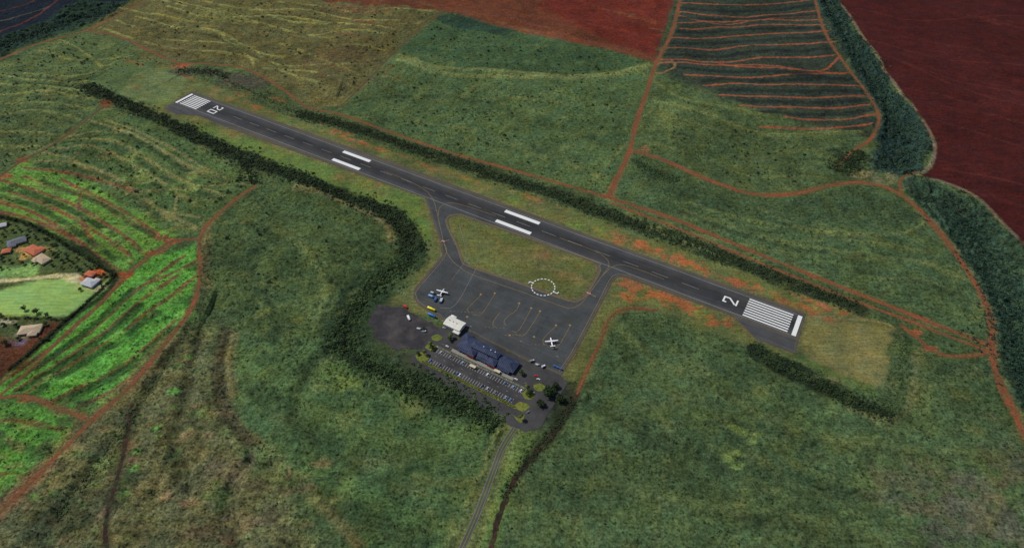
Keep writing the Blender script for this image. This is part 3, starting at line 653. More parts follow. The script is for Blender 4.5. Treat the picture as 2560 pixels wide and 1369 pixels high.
ZERO=[(0,0,0,1),(1,0,1,1),(0,1,1,1),(0,0,1,0)]
strokes('numeral_two',TWO,98,8.2,1,18,9); strokes('numeral_zero',ZERO,98,-8.2,1,18,9)
strokes('numeral_two',TWO,L-98,0,-1,19,10)
zy=zm+.02
def yl(pts,w=.5,nm='taxi_line',mat='yellow',dash=None,world=False):
    global zy; zy+=.004
    return ribbon(nm,pts,w,M[mat],zy,parent=ap,step=2.5,dash=dash,world=world)
yl([(960,428),(1020,452),(1062,475),(1082,498),(1092,530),(1108,600),(1122,640),(1150,668),(1190,690),(1300,728),(1400,764),(1430,770),(1455,756),(1474,732),(1505,690),(1522,665),(1514,645),(1480,625),(1400,595)])
yl([(1096,540),(1098,522),(1112,510),(1135,508),(1180,520),(1240,540)])
yl([(1505,690),(1530,668),(1555,662),(1600,675),(1660,698)])
inn=inset(INF,-3.0); yl([tuple(q) for q in inn]+[tuple(inn[0])],.5,'edge_line',world=True)
inn=inset(INF,-1.2); yl([tuple(q) for q in inn]+[tuple(inn[0])],.4,'edge_line',world=True)
o5=inset(OUT,5.0)
yl([tuple(o5[i]) for i in (20,19,18,17,16,15)],.5,'edge_line',world=True)
yl([tuple(o5[i]) for i in (7,8,9,10,11,12)],.5,'edge_line',world=True)
yl([(1190,672),(1140,760),(1100,770)],.4,'edge_line','whitethin'); yl([(1148,560),(1165,640),(1130,700)],.35,'edge_line','whitethin')
yl([(1094,606),(1124,600)],.9,'hold_line'); yl([(1462,728),(1490,742)],.9,'hold_line')
for p in ([(1202,738),(1178,762),(1168,774),(1174,782)],[(1237,735),(1218,765),(1204,784),(1190,788),(1182,784)],[(1298,760),(1290,776),(1268,792),(1260,806),(1266,814)],[(1250,780),(1236,800),(1232,812),(1240,818)],[(1328,772),(1300,822),(1288,830),(1280,826)],[(1350,780),(1316,832),(1300,839),(1286,834)],[(1390,815),(1364,840),(1357,854),(1364,864)],[(1425,815),(1402,856),(1388,870),(1376,868)]): yl(p,.45,'stand_line')
for p in ([(1125,778),(1205,782)],[(1212,818),(1262,820)],[(1262,838),(1312,836)],[(1318,861),(1402,862)]): yl(p,.5,'stand_line',dash=1)
for u,v in ((1202,736),(1237,733),(1298,758),(1328,770),(1350,778),(1390,813),(1425,813),(1274,838),(1335,842),(1168,792)):
    s_,t_=st(u,v); zy+=.004; sheet('stand_number_box',rect(s_-1.5,s_+1.5,t_-1.4,t_+1.4),[],M['yellow'],zy,parent=ap,world=True)
for u,v in ((1108,603),(1472,733)):
    s_,t_=st(u,v); zy+=.004; sheet('holding_position_marking',rect(s_-3,s_+3,t_-1.7,t_+1.7),[],M['redm'],zy,parent=ap,world=True)
    for k in (-2,0,2): zy+=.004; sheet('white_character_bar',rect(s_+k-.3,s_+k+.3,t_-1.1,t_+1.1),[],M['white'],zy,parent=ap,world=True)
# ---------------------------------------------------------------- mesh builder
class MB:
    def __init__(s): s.b=bmesh.new()
    def box(s,c,d,rz=0,taper=None,rx=0):
        r=bmesh.ops.create_cube(s.b,size=1)['verts']
        for v in r:
            if taper and v.co.z>0: v.co.x*=taper[0]; v.co.y*=taper[1]
        mt=Matrix.Translation(c)@Matrix.Rotation(rz,4,'Z')@Matrix.Rotation(rx,4,'X')@Matrix.Diagonal((d[0],d[1],d[2],1))
        bmesh.ops.transform(s.b,matrix=mt,verts=r); return s
    def cyl(s,a,b_,r1,r2=None,n=12):
        a=Vector(a);b_=Vector(b_); d=b_-a; r2=r1 if r2 is None else r2
        r=bmesh.ops.create_cone(s.b,cap_ends=True,segments=n,radius1=r1,radius2=max(r2,.001),depth=d.length)['verts']
        q=d.to_track_quat('Z','Y').to_matrix().to_4x4()
        bmesh.ops.transform(s.b,matrix=Matrix.Translation((a+b_)/2)@q,verts=r); return s
    def poly(s,vs,fs):
        v=[s.b.verts.new(p) for p in vs]
        for f_ in fs: s.b.faces.new([v[i] for i in f_])
        return s
    def loft(s,secs,n=12):
        rings=[]
        for (x,ry,rz,cz) in secs:
            rings.append([s.b.verts.new((x,ry*math.cos(2*math.pi*i/n),cz+rz*math.sin(2*math.pi*i/n))) for i in range(n)])
        for a,b_ in zip(rings,rings[1:]):
            for i in range(n): s.b.faces.new((a[i],a[(i+1)%n],b_[(i+1)%n],b_[i]))
        s.b.faces.new(rings[0]); s.b.faces.new(rings[-1][::-1]); return s
    def hip(s,x0,x1,y0,y1,ze,zr,ov=1.0,gable=False,along='x',th=.35):
        x0-=ov;x1+=ov;y0-=ov;y1+=ov
        if along=='x':
            h=(y1-y0)/2; k=0 if gable else min(h,(x1-x0)/2-.1); r=[(x0+k,(y0+y1)/2,zr),(x1-k,(y0+y1)/2,zr)]
        else:
            h=(x1-x0)/2; k=0 if gable else min(h,(y1-y0)/2-.1); r=[((x0+x1)/2,y0+k,zr),((x0+x1)/2,y1-k,zr)]
        b0=[(x0,y0,ze),(x1,y0,ze),(x1,y1,ze),(x0,y1,ze)]; lo=[(p[0],p[1],ze-th) for p in b0]
        vs=b0+r+lo
        if along=='x': f_=[(0,1,5,4),(2,3,4,5),(1,2,5),(3,0,4)]
        else: f_=[(3,0,4,5),(1,2,5,4),(0,1,4),(2,3,5)]
        f_+=[(6,7,1,0),(7,8,2,1),(8,9,3,2),(9,6,0,3),(9,8,7,6)]
        return s.poly(vs,f_)
    def build(s,name,mat,parent=None,smooth_=False,bevel=0):
        if bevel: bmesh.ops.bevel(s.b,geom=s.b.edges[:],offset=bevel,segments=2,affect='EDGES',clamp_overlap=True)
        bmesh.ops.recalc_face_normals(s.b,faces=s.b.faces[:])
        me=bpy.data.meshes.new(name); s.b.to_mesh(me); s.b.free()
        if smooth_:
            for p in me.polygons: p.use_smooth=True
        return link_mesh(name,me,mat,parent)
# ---------------------------------------------------------------- foliage
def leaf_cloud(cs,rs,hs,n,size,seed=0,upb=.7):
    g=np.random.default_rng(seed); k=len(cs); N=k*n
    d=g.normal(size=(N,3)); d/=np.linalg.norm(d,axis=1)[:,None]; d[:,2]=np.abs(d[:,2])*1.0-.15
    rad=g.uniform(.45,1.05,N)
    cr=np.repeat(rs,n); ch=np.repeat(hs,n); cc=np.repeat(cs,n,axis=0)
    p=cc+d*rad[:,None]*np.stack([cr,cr,ch],1)
    nn=d*.7+g.normal(size=(N,3))*.45; nn[:,2]+=upb; nn/=np.linalg.norm(nn,axis=1)[:,None]
    up=g.normal(size=(N,3)); a=np.cross(nn,up); a/=np.linalg.norm(a,axis=1)[:,None]; b=np.cross(nn,a)
    sz=(cr*size*g.uniform(.6,1.3,N))[:,None]
    V=np.stack([p+a*sz,p+b*sz*.8,p-a*sz*.9,p-b*sz],1).reshape(-1,3); F_=np.arange(N*4).reshape(-1,4); return V,F_
def cloud_obj(name,cs,rs,hs,n,size,mat,parent=None,seed=0):
    V_,F_=leaf_cloud(np.array(cs,float),np.array(rs,float),np.array(hs,float),n,size,seed)
    return link_mesh(name,fast_mesh(name,V_,F_,smooth_=False),mat,parent)
def belt(pts,width,num,r0,r1,name,label,mat,n=14,seed=1,h=.75,wob=.25):
    q=smooth(P(pts),5); g=np.random.default_rng(seed); i=g.integers(0,len(q)-1,num); tg=q[np.minimum(i+1,len(q)-1)]-q[i]; tg/=np.linalg.norm(tg,axis=1)[:,None]+1e-9
    off=np.clip(g.normal(0,.55,num),-1.5,1.5)*width/2
    wv=1+wob*np.sin(i*.21)+wob*.6*np.sin(i*.07+2); off*=wv
    x=q[i,0]-tg[:,1]*off+g.uniform(-3,3,num); y=q[i,1]+tg[:,0]*off+g.uniform(-3,3,num)
    r=r0+(r1-r0)*g.random(num)**1.6
    o=cloud_obj(name,np.stack([x,y,zat(x,y)+r*h*.45],1),r,r*h,n,.36,mat,seed=seed)
    tag(o,label,'tree belt',kind='stuff'); return o
belt(BN,27,2900,1.1,2.8,'tree_belt','long dark tree belt along the north side of the runway',M['leafdark'],seed=1,wob=.12,h=.65)
belt(BN,34,900,.8,2.2,'scrub','green scrub edging the north tree belt',M['leafslope'],seed=101,wob=.2,h=.6)
belt(BS,36,3100,1.4,3.5,'tree_belt','dark tree belt along the south side of the runway',M['leafdark'],seed=2)
belt(BS2,42,1700,1.3,3.4,'tree_belt','green tree belt curving around the car park',M['leafslope'],seed=3)
belt([(1030,635),(1015,655),(960,690),(905,745),(862,800),(850,860),(900,905),(1000,948),(1100,985),(1180,1022),(1255,1060)],16,900,1.5,3.6,'tree_belt','darker core of the belt around the car park',M['leafdark'],seed=33)
belt([(1875,868),(1960,915),(2060,965),(2150,1010),(2238,1037)],20,950,1.1,2.6,'tree_belt','dark hedge-like tree belt below the safety area',M['leafdark'],seed=4,wob=.1)
belt([(2238,1036),(2250,930),(2266,838)],18,260,.8,1.7,'tree_belt','low scrub on the grassy bank at the end of the safety area',M['leafslope'],seed=14,wob=.1)
belt([(2060,-30),(2110,70),(2165,160),(2235,270),(2270,360),(2240,430)],56,3600,1.4,3.6,'gully_trees','dense gully trees beside the maroon field',M['leafgully'],n=10,seed=5)
belt([(2330,480),(2430,560),(2500,700),(2560,850),(2600,1000)],84,3200,1.3,3.4,'gully_trees','trees covering the gully slope on the right edge',M['leafgully'],n=10,seed=6)
belt([(-60,130),(60,90),(180,45),(300,5)],40,900,1.8,4,'gully_trees','dark trees filling the far left gully',M['leafgully'],n=12,seed=7)
belt([(450,178),(540,185),(570,198)],26,260,1.4,3,'tree_belt','dark clump of trees behind the far runway end',M['leafdark'],seed=8)
belt([(570,205),(660,245),(735,280)],12,160,1,2.2,'tree_belt','thin scrub row beyond the far half of the runway',M['leafslope'],seed=88)
belt([(590,440),(640,455),(600,400)],20,200,1.4,3,'tree_belt','dark scrub clump by the bend of the left dirt road',M['leafdark'],seed=9)
belt([(2100,430),(2130,395),(2165,385)],36,480,1.4,3.2,'tree_belt','dark thicket at the lower corner of the terraces',M['leafdark'],seed=10)
belt([(1585,400),(1640,430),(1700,455)],18,200,1,2.5,'tree_belt','scrub line below the track junction',M['leafslope'],seed=11)
belt([(700,850),(800,900),(880,960)],46,300,.8,2,'scrub','loose light green scrub below the rounded field',M['leafslope'],n=10,seed=12)
belt([(1262,1240),(1290,1185),(1345,1120),(1400,1055),(1440,990)],12,300,.9,2.2,'scrub','scrub along the ditch beside the access road',M['leafdark'],n=12,seed=13)
belt([(530,600),(520,700),(500,780),(450,860)],30,300,.8,2.2,'scrub','scrub on the bank beside the orange-brown dirt road',M['leafslope'],n=10,seed=114)
belt([(560,825),(550,900),(556,985),(590,1060),(690,1155)],16,200,.8,2,'scrub','dark scrub along the fold in the left foreground',M['leafdark'],n=10,seed=115)
belt([(430,880),(350,1010),(255,1145),(135,1300)],26,420,.9,2.4,'scrub','scrub filling the shallow gully at the left foreground',M['leafslope'],n=10,seed=116)
# scattered bushes
bush_me=[]
for k in range(5):
    g=np.random.default_rng(50+k); m=4
    cs=np.concatenate([g.uniform(-.5,.5,(m,2)),g.uniform(.25,.5,(m,1))],1); rs=g.uniform(.45,.75,m)
    V_,F_=leaf_cloud(cs,rs,rs*.9,14,.34,k,.3); me=fast_mesh('bush',V_,F_,smooth_=False); me.materials.append(M['leafbush']); bush_me.append(me)
BZ=[([(300,60),(420,5),(780,5),(1080,30),(980,130),(850,255),(780,255),(640,165),(430,140)],260,'dark round shrub dotted over the olive striped field','shrubs on the olive striped field'),
([(0,165),(200,90),(320,120),(430,170),(240,205),(230,265),(60,390),(0,430)],190,'dark round shrub dotted over the upper left field','shrubs on the upper left field'),
([(60,405),(262,285),(420,335),(620,450),(500,580),(300,500)],130,'dark round shrub dotted over the field below the south tree belt','shrubs below the south tree belt'),
([(1100,60),(1610,170),(1560,370),(1500,470),(1120,365),(850,262),(990,140)],280,'dark round shrub dotted over the sloping middle field','shrubs on the sloping middle field'),
([(1650,240),(1900,310),(2160,330),(2080,440),(1880,470),(1600,360)],80,'dark shrub below the terraces','shrubs below the terraces'),
([(560,580),(720,480),(940,560),(900,700),(800,800),(560,800)],50,'dark shrub on the rounded scrub field','shrubs on the rounded scrub field')]
cand=[]
for poly,n,lb,gp in BZ:
    po_=P(poly); a=po_.min(0); b=po_.max(0); c=0
    while c<n:
        x=rng.uniform(a[0],b[0],400); y=rng.uniform(a[1],b[1],400)
        ok=inpoly(x,y,po_)&(fbm(x,y,70,77)>rng.uniform(.3,.62,400))
        for xx,yy in zip(x[ok],y[ok]):
            if c>=n: break
            r=rng.uniform(1.3,3.6)*(.75 if rng.random()<.6 else 1.2)
            dist=math.sqrt(xx*xx+yy*yy+H*H); cand.append((r/dist,xx,yy,r,lb,gp)); c+=1
cand.sort(key=lambda q:-q[0])
for i,(q,x,y,r,lb,gp) in enumerate(cand[:290]):
    o=link_mesh('bush',bush_me[i%5]); o.location=(x,y,float(zat(np.array([x]),np.array([y]))[0])+.1); o.scale=(r,r,r*.9); o.rotation_euler=(0,0,random.uniform(0,6.28)); tag(o,lb,'bush',gp)
rest=cand[290:]; rx=np.array([q[1] for q in rest]); ry=np.array([q[2] for q in rest]); rr=np.array([q[3] for q in rest])
o=cloud_obj('scattered_scrub',np.stack([rx,ry,zat(rx,ry)+rr*.4],1),rr*.9,rr*.8,24,.34,M['leafbush'],seed=20)
tag(o,'small far shrubs dotted over the upper fields','scrub',kind='stuff')
N=80000; x=rng.uniform(-1100,1300,N); y=rng.uniform(230,1400,N)
ixs=np.clip(np.searchsorted(xs,x),1,nx-1); iys=np.clip(np.searchsorted(ys,y),1,ny-1); fid=iys*nx+ixs
ok=(FLAT[fid]>6)&(HT[fid]>.3)&(fbm(x,y,22,88)>.49)&(C[fid][:,1]>C[fid][:,0]*1.08); x,y,fid=x[ok],y[ok],fid[ok]; r=.5+rng.random(len(x))**2*1.7
o=cloud_obj('low_scrub',np.stack([x,y,Z[fid]+r*.25],1),r,r*.85,6,.44,foliage_mat('low_scrub_leaves',(34,48,32),(78,96,56),(48,64,40)),seed=21)
tag(o,'low green scrub covering the fields','scrub',kind='stuff')
print('scrub',len(x))
# trees
def make_tree(u,v,r,h,label,mat='leaftree',group=None,seed=0,dens=1.0):
    x,y=lift(u,v); t=empty('tree',x,y,0,0,label,'tree',group); g=np.random.default_rng(seed+900)
    b=MB(); b.cyl((0,0,0),(0,0,h*.6),r*.11,r*.06,8); m=8
    cs=[]
    for k in range(m):
        a=k*2.4+g.uniform(-.4,.4); rr=r*g.uniform(.25,.62); c=(rr*math.cos(a),rr*math.sin(a),h*g.uniform(.55,.85)); cs.append(c)
        b.cyl((0,0,h*.35),(c[0]*.8,c[1]*.8,c[2]),r*.045,r*.02,5)
    b.build('trunk',M['bark'],t)
    cs.append((0,0,h*.85)); rs=g.uniform(.34,.52,m+1)*r
    cloud_obj('crown',cs,rs,rs*.8,int(30*dens),.3,M[mat],t,seed)
    return t
def make_palm(u,v,h,label,group=None):
    x,y=lift(u,v); t=empty('palm_tree',x,y,0,random.uniform(0,6),label,'palm tree',group)
    MB().cyl((0,0,0),(.3,.2,h),.32,.2,8).build('trunk',M['bark'],t)
    vs=[];fs=[]
    for k in range(16):
        a=k*2*math.pi/16+random.uniform(-.15,.15); ln=random.uniform(3.2,4.4); up=random.choice([.9,.3,.6])
        for j in range(7):
            q=j/6; R_=ln*q; zz=h+up*2.2*q-3.6*q*q*1.0; w=.75*math.sin(math.pi*min(.97,q*.85+.12))
            c=(.3+R_*math.cos(a),.2+R_*math.sin(a),zz); nx_,ny_=-math.sin(a)*w,math.cos(a)*w
            i=len(vs); vs+=[(c[0]+nx_,c[1]+ny_,zz-.35*w),(c[0],c[1],zz+.1),(c[0]-nx_,c[1]-ny_,zz-.35*w)]
            if j: fs+=[(i-3,i-2,i+1,i),(i-2,i-1,i+2,i+1)]
    MB().poly(vs,fs).build('fronds',M['palm'],t)
    return t
make_tree(1372,985,10,9,'large dark spreading tree at the right corner of the car park',seed=1,dens=2,mat='leafdeep')
make_tree(1398,1000,7,7,'dark tree to the right of the large spreading tree by the car park',seed=2,dens=1.6,mat='leafdeep')
make_tree(1352,1012,6,6,'dark tree below the large spreading tree by the car park',seed=3,dens=1.6,mat='leafdeep')
make_tree(1388,968,6,6,'dark tree just behind the large spreading tree by the car park',seed=4,dens=1.4,mat='leafdeep')
make_tree(1322,985,5,6,'bushy tree at the right end of the parking rows',seed=5,dens=1.4)
make_tree(1080,872,4.5,6,'bushy tree at the left end of the car park',seed=6,dens=1.3)
make_tree(1125,850,4.5,6,'bushy tree just left of the terminal',seed=7,dens=1.3)
make_tree(1303,935,4.5,6,'bushy tree at the right end of the terminal forecourt',seed=8,dens=1.3)
make_tree(1060,822,3,4,'small tree between the overflow lot and the hangar',seed=9)
make_tree(1045,885,3.6,4.5,'small tree on the left grass island of the car park',seed=10)
make_palm(1078,866,9,'palm on the left grass island by the bushy tree'); make_palm(1300,1046,9,'palm on the island at the car park entrance')
make_palm(1318,974,8,'palm behind the right end of the parking rows'); make_palm(1062,886,8,'palm at the lower left island of the car park')
make_palm(1128,843,8,'palm beside the terminal left end')
# ---------------------------------------------------------------- buildings
def ste(name,s,t,label,cat,z=0,rz=0,group=None):
    x,y=at(s,t); return empty(name,x,y,z,RA+rz,label,cat,group)
G0=zp+.02
s0,t1=st(1166,838); s1=st(1312,896)[0]
TS=(s0+s1)/2; TT=t1-15; TLn=(s1-s0)/2
T=ste('terminal_building',TS,TT,'long airport terminal with dark slate ribbed hip roofs and red gables','building')
hx=TLn
MB().box((-hx*.42,1,2.2),(hx*1.05,19,4.4)).box((hx*.52,-1,2.2),(hx*.9,17,4.4)).build('wall',M['wallcream'],T)
MB().hip(-hx*.95,hx*.12,-9,11,4.45,7.4,1.6).build('roof',M['roofnavy'],T)
MB().hip(hx*.1,hx*.96,-9.5,7.5,4.3,6.9,1.6).build('roof',M['roofnavy'],T)
MB().box((-hx*.1,1.5,6.4),(hx*.9,9,3)).build('clerestory_wall',M['wallred'],T)
MB().hip(-hx*.55,hx*.35,-3,6,7.95,9.8,1.3).build('clerestory_roof',M['roofnavy'],T)
MB().hip(-hx*1.0,-hx*.72,4,15,4.2,6.4,1,along='y').build('side_wing_roof',M['roofnavy'],T)
MB().box((-hx*.86,9.5,1.9),(hx*.26,10,3.78)).build('side_wing_wall',M['walltan'],T)
for px in (-hx*.42,hx*.3):
    MB().box((px,-12.5,2.9),(11,7,5.8)).build('porch_wall',M['wallred'],T)
    MB().hip(px-5.5,px+5.5,-15.8,-5,5.9,7.9,.5,gable=False,along='y').build('porch_roof',M['roofnavy'],T)
    MB().box((px,-16.06,1.6),(4,.1,3.0)).build('door',M['glass'],T)
MB().box((0,-12.6,3.7),(hx*1.8,4.5,.3)).build('canopy',M['roofnavy'],T)
for k in range(14):
    px=-hx*.85+k*hx*1.7/13
    MB().cyl((px,-14.4,0),(px,-14.4,3.55),.3,.3,8).build('column',M['wallcream'],T)
for k in range(10):
    px=-hx*.85+k*hx*.1*1.8
    MB().box((px,10.56 if px<hx*.1 else 7.56,2.4),(3.2,.1,1.8)).build('window',M['glass'],T)
for k in range(6): MB().box((-hx*.5+k*hx*.16,-3.06,7.0),(3.4,.1,1.1)).build('clerestory_window',M['glass'],T)
for px in (-hx*.2,hx*.05,hx*.2): MB().box((px,3.5,9.3),(1.6,1.6,1.3)).build('roof_vent',M['roofpale'],T)
hs,ht=st(1137,815)
Hh=ste('hangar',hs,ht,'white-roofed hangar left of the slate-roofed terminal','building')
MB().box((0,0,3),(26,16,6)).box((-9,8,2.4),(8,8,4.8)).box((10,-9.5,2),(9,6,4)).build('wall',M['wallwhite'],Hh)
MB().hip(-13,13,-8,8,6.05,8.2,.8,gable=True).build('roof',M['roofwhite'],Hh)
MB().hip(-13,-5,8.8,12,4.85,5.6,.6,gable=True,along='y').build('annex_roof',M['roofwhite'],Hh)
MB().box((10,-10.2,4.2),(10,6.4,.3)).build('annex_roof',M['roofwhite'],Hh)
MB().box((3,8.06,2.3),(11,.12,4.4)).build('hangar_door',M['roofgrey'],Hh)
for k in (-8,-2,4): MB().box((k,0,8.4),(1.2,1.2,.9)).build('roof_vent',M['steel'],Hh)
MB().box((-13.06,0,2),(.12,2,3)).build('door',M['glass'],Hh)
M['island']=track_mat('island_grass',(92,104,46),(110,112,52))
def kerb_island(name,pts,label,z0=G0,mat=None,h=.14):
    pp=P(pts); pp=smooth(list(pp)+[pp[0]],2.0)[:-1]
    b=MB(); n=len(pp); vs=[(x,y,z0) for x,y in pp]+[(x,y,z0+h) for x,y in pp]
    b.poly(vs,[(i,(i+1)%n,n+(i+1)%n,n+i) for i in range(n)]+[tuple(range(n,2*n))])
    o=b.build(name,mat or M['island']); tag(o,label,'traffic island',kind='structure'); return o
kerb_island('grass_island',[(1078,842),(1092,836),(1106,844),(1096,852),(1082,850)],'oval grass island left of the terminal')
kerb_island('grass_island',[(1038,888),(1052,880),(1072,890),(1066,902),(1046,902)],'grass island at the lower left of the car park')
kerb_island('grass_island',[(1334,962),(1350,958),(1366,970),(1350,978),(1336,972)],'grass island right of the terminal forecourt')
kerb_island('grass_island',[(1284,1016),(1300,1004),(1324,1014),(1310,1028),(1296,1024)],'grass island at the lower right end of the car park')
kerb_island('grass_island',[(1282,1036),(1300,1046),(1312,1036),(1304,1056),(1292,1050)],'triangular island at the car park entrance')
kerb_island('grass_island',[(1305,984),(1320,972),(1336,986),(1328,998),(1312,996)],'grass island beneath the bushy tree by the parking rows')
kerb_island('grass_island',[(1062,868),(1074,858),(1092,868),(1080,878)],'grass island beneath the bushy tree left of the parking rows')
sA,sB=860,1015
def sbox(name,s0,s1,t0,t1,z0,z1,mat,label,cat,kind=None):
    x,y=at((s0+s1)/2,(t0+t1)/2); b=MB(); b.box((0,0,(z1-z0)/2),(abs(s1-s0),abs(t1-t0),z1-z0)); o=b.build(name,M[mat]); o.location=(x,y,z0); o.rotation_euler=(0,0,RA); tag(o,label,cat,kind=kind); return o
sbox('pavement',TS-hx-3,TS+hx+4,TT-19.5,TT-14.2,G0,G0+.15,'concrete','concrete kerbside pavement along the terminal front','pavement','structure')
def strip_hedge(name,s0,s1,t,w,h,mat,label,seed):
    n=int((s1-s0)*2.2); g=np.random.default_rng(seed); ss=g.uniform(s0,s1,n); tt=t+g.uniform(-w/2,w/2,n)
    p=np.array([at(a,b) for a,b in zip(ss,tt)]); r=np.full(n,w*.4)
    o=cloud_obj(name,np.stack([p[:,0],p[:,1],np.full(n,G0+h*.5)],1),r,np.full(n,h*.6),9,.4,M[mat],seed=seed); tag(o,label,'hedge'); return o
o=ribbon('planting_strip',[at(sA-2,-319),at(sB-8,-319)],4.0,M['island'],G0+.05,world=True); tag(o,'grass strip along the lower edge of the car park','verge',kind='structure')
strip_hedge('hedge',sA,sB-10,-319,2.4,1.2,'hedge','yellow-green hedge along the lower edge of the car park',31)
o=ribbon('planting_strip',[at(sA+2,-287.5),at(sB,-287.5)],2.4,M['concrete'],G0+.05,world=True); tag(o,'pale median strip between forecourt and parking rows','verge',kind='structure')
strip_hedge('hedge',sA+4,sB-2,-287.5,1.4,1.0,'hedge','olive hedge between the forecourt road and the parking rows',32)
cp=bpy.data.objects['car_park_pavement']
zl=G0+.02
def cm(name,s0,s1,t0,t1,mat='white'):
    global zl; zl+=.001
    return sheet(name,rect(s0,s1,t0,t1),[],M[mat],zl,parent=cp,world=True)
M['stall']=paint_mat('stall_marking',(180,180,176),.5)
PITCH=3.9
s=sA+8
while s<sB-12:
    cm('parking_line',s-.2,s+.2,-297,-290.5,'stall')
    if s<sB-18: cm('parking_line',s-.2,s+.2,-316,-309,'stall')
    s+=PITCH
for u,v in ((1178,895),(1240,924)):
    cs_,ct_=st(u,v)
    for q in range(7): cm('crossing_stripe',cs_-8+q*2.4,cs_-7+q*2.4,-285,-274,'stall')
    for q in (-284.6,-274): cm('crossing_stripe',cs_-9,cs_+8,q-.3,q+.3,'stall')
for q in range(12): cm('lane_dash',sA+6+q*13,sA+10+q*13,-280.3,-279.9,'whitethin')
for q in range(10): cm('lane_dash',sA+10+q*14,sA+13+q*14,-303,-302.6,'whitethin')
for (u,v,lb) in ((1182,918,'small pale shelter below the left crossing'),(1243,930,'small pale shelter beside the right crossing')):
    ss,tt=st(u,v); B=ste('shelter',ss,tt,lb,'shelter',G0)
    MB().box((0,0,2.8),(9,4,.25)).build('roof',M['wallcream'],B)
    for a in (-4,4):
        for c in (-1.6,1.6): MB().cyl((a,c,0),(a,c,2.67),.12,.12,6).build('post',M['steel'],B)
    MB().box((0,-1,.5),(6,.5,.12)).build('bench',M['steel'],B)
def house(u,v,w,d,rz,roof,wall,label,wing=None,hh=3.2):
    x,y=lift(u,v); E=empty('house',x,y,0,rz,label,'house')
    b=MB(); b.box((0,0,hh/2),(w,d,hh))
    if wing: b.box((wing[0],wing[1],hh/2-.1),(wing[2],wing[3],hh-.2))
    b.build('wall',M[wall],E)
    MB().hip(-w/2,w/2,-d/2,d/2,hh+.05,hh+d*.2,.8).build('roof',M[roof],E)
    if wing: MB().hip(wing[0]-wing[2]/2,wing[0]+wing[2]/2,wing[1]-wing[3]/2,wing[1]+wing[3]/2,hh-.1,hh+wing[2]*.18,.8,along='y').build('wing_roof',M[roof],E)
    MB().box((w*.1,-d/2-.05,1.1),(1.1,.1,2.1)).build('door',M['bark'],E)
    for k in (-.35,-.12,.32): MB().box((w*k,-d/2-.05,1.7),(1.6,.1,1.2)).build('window',M['glass'],E)
    for k in (-.3,.3): MB().box((w*k,d/2+.05,1.7),(1.6,.1,1.2)).build('window',M['glass'],E)
    return E
house(44,606,26,14,.55,'roofgrey','walltan','dark grey roofed house at the upper left of the plots',(-7,-6,10,10))
house(86,628,26,15,-.5,'roofred','wallcream','red-brown roofed house in the middle of the plots',(7,6,10,10))
house(107,650,24,14,-.55,'rooftan','wallcream','tan roofed house just below the red-brown roofed one',(-6,-6,9,9))
house(226,709,21,14,-.35,'roofpale','wallwhite','pale grey roofed house at the right corner of the plots',(6,6,8,9))
house(228,687,14,9,-.35,'roofred','walltan','small red-roofed outbuilding behind the pale grey house')
house(78,826,28,15,.15,'rooftan','wallcream','tan roofed house below the lawn',(6,-7,11,10))
house(6,566,14,9,.4,'roofpale','wallcream','pale roofed house cut by the left edge')
house(18,630,12,9,.3,'roofred','walltan','small red-roofed house below the dark grey roofed one')
for i,(u,v,r,lb) in enumerate([(35,580,4,'tree behind the dark grey roofed house'),(70,592,4,'tree between the grey and red-brown roofed houses'),(28,655,4.5,'tree at the upper edge of the small lawn'),(60,660,4,'tree just left of the tan roofed house'),(138,640,5,'tree right of the tan roofed houses'),(158,655,4,'smaller tree right of the tan roofed houses'),(195,672,4.5,'tree left of the small red-roofed outbuilding'),(262,690,4,'tree right of the pale grey roofed house'),(62,775,5,'tree on the lower edge of the lawn, leftmost of three'),(92,782,5.5,'tree on the lower edge of the lawn, middle of three'),(120,790,4.5,'tree on the lower edge of the lawn, rightmost of three'),(42,815,4,'tree left of the lower tan roofed house'),(115,812,4,'tree right of the lower tan roofed house'),(15,860,5,'tree at the left edge on the red soil'),(240,668,4,'tree on the hedge line above the outbuilding'),(170,650,3.5,'small tree near the hedge above the lawn'),(10,590,4,'tree at the left edge above the lawns')]):
    make_tree(u,v,r,r*1.3,lb,seed=100+i,mat='leafdeep' if i%2 else 'leaftree')
for i,(u,v) in enumerate([(25,560),(55,575),(85,588),(110,602),(130,615),(150,628),(190,648),(215,662),(62,642),(135,662),(5,640),(80,664),(20,672),(122,626),(175,668),(205,692),(205,722),(50,850),(100,848),(30,800),(10,815),(100,572),(5,655),(28,616),(70,606),(40,568),(95,598),(142,632),(205,675),(160,672),(48,650),(0,672),(252,712),(244,735),(120,850),(5,790),(62,560),(75,580),(118,598),(140,612),(165,638),(182,655),(230,672),(250,690),(15,578),(0,608)]):
    make_tree(u+random.uniform(-4,4),v+random.uniform(-3,3),random.uniform(2.4,4.2),4,'small dark garden tree among the house plots',seed=150+i,mat='leafdeep' if i%3 else 'leaftree',group='small garden trees among the house plots',dens=.7)
def hedge_line(pts,label,seed,w=5,r=(1.6,3.2),num=200):
    q=smooth(P(pts),2); g=np.random.default_rng(seed); i=g.integers(0,len(q),num); rr=g.uniform(r[0],r[1],num)
    o=cloud_obj('hedge',np.stack([q[i,0]+g.uniform(-w/2,w/2,num),q[i,1]+g.uniform(-w/2,w/2,num),rr*.6],1),rr,rr,16,.34,M['leafdeep'],seed=seed); tag(o,label,'hedge')
hedge_line([(-20,538),(80,563),(190,628),(288,688)],'tall dark hedge behind the house plots',41,num=260,r=(1.2,2.8))
hedge_line([(288,690),(230,745),(165,802),(100,860),(20,925)],'dark hedge along the right side of the house plots',42,num=230,r=(1,2.2),w=3)
hedge_line([(-10,800),(60,795),(165,800)],'low dark hedge below the lawn',43,num=70,w=3,r=(1,2))
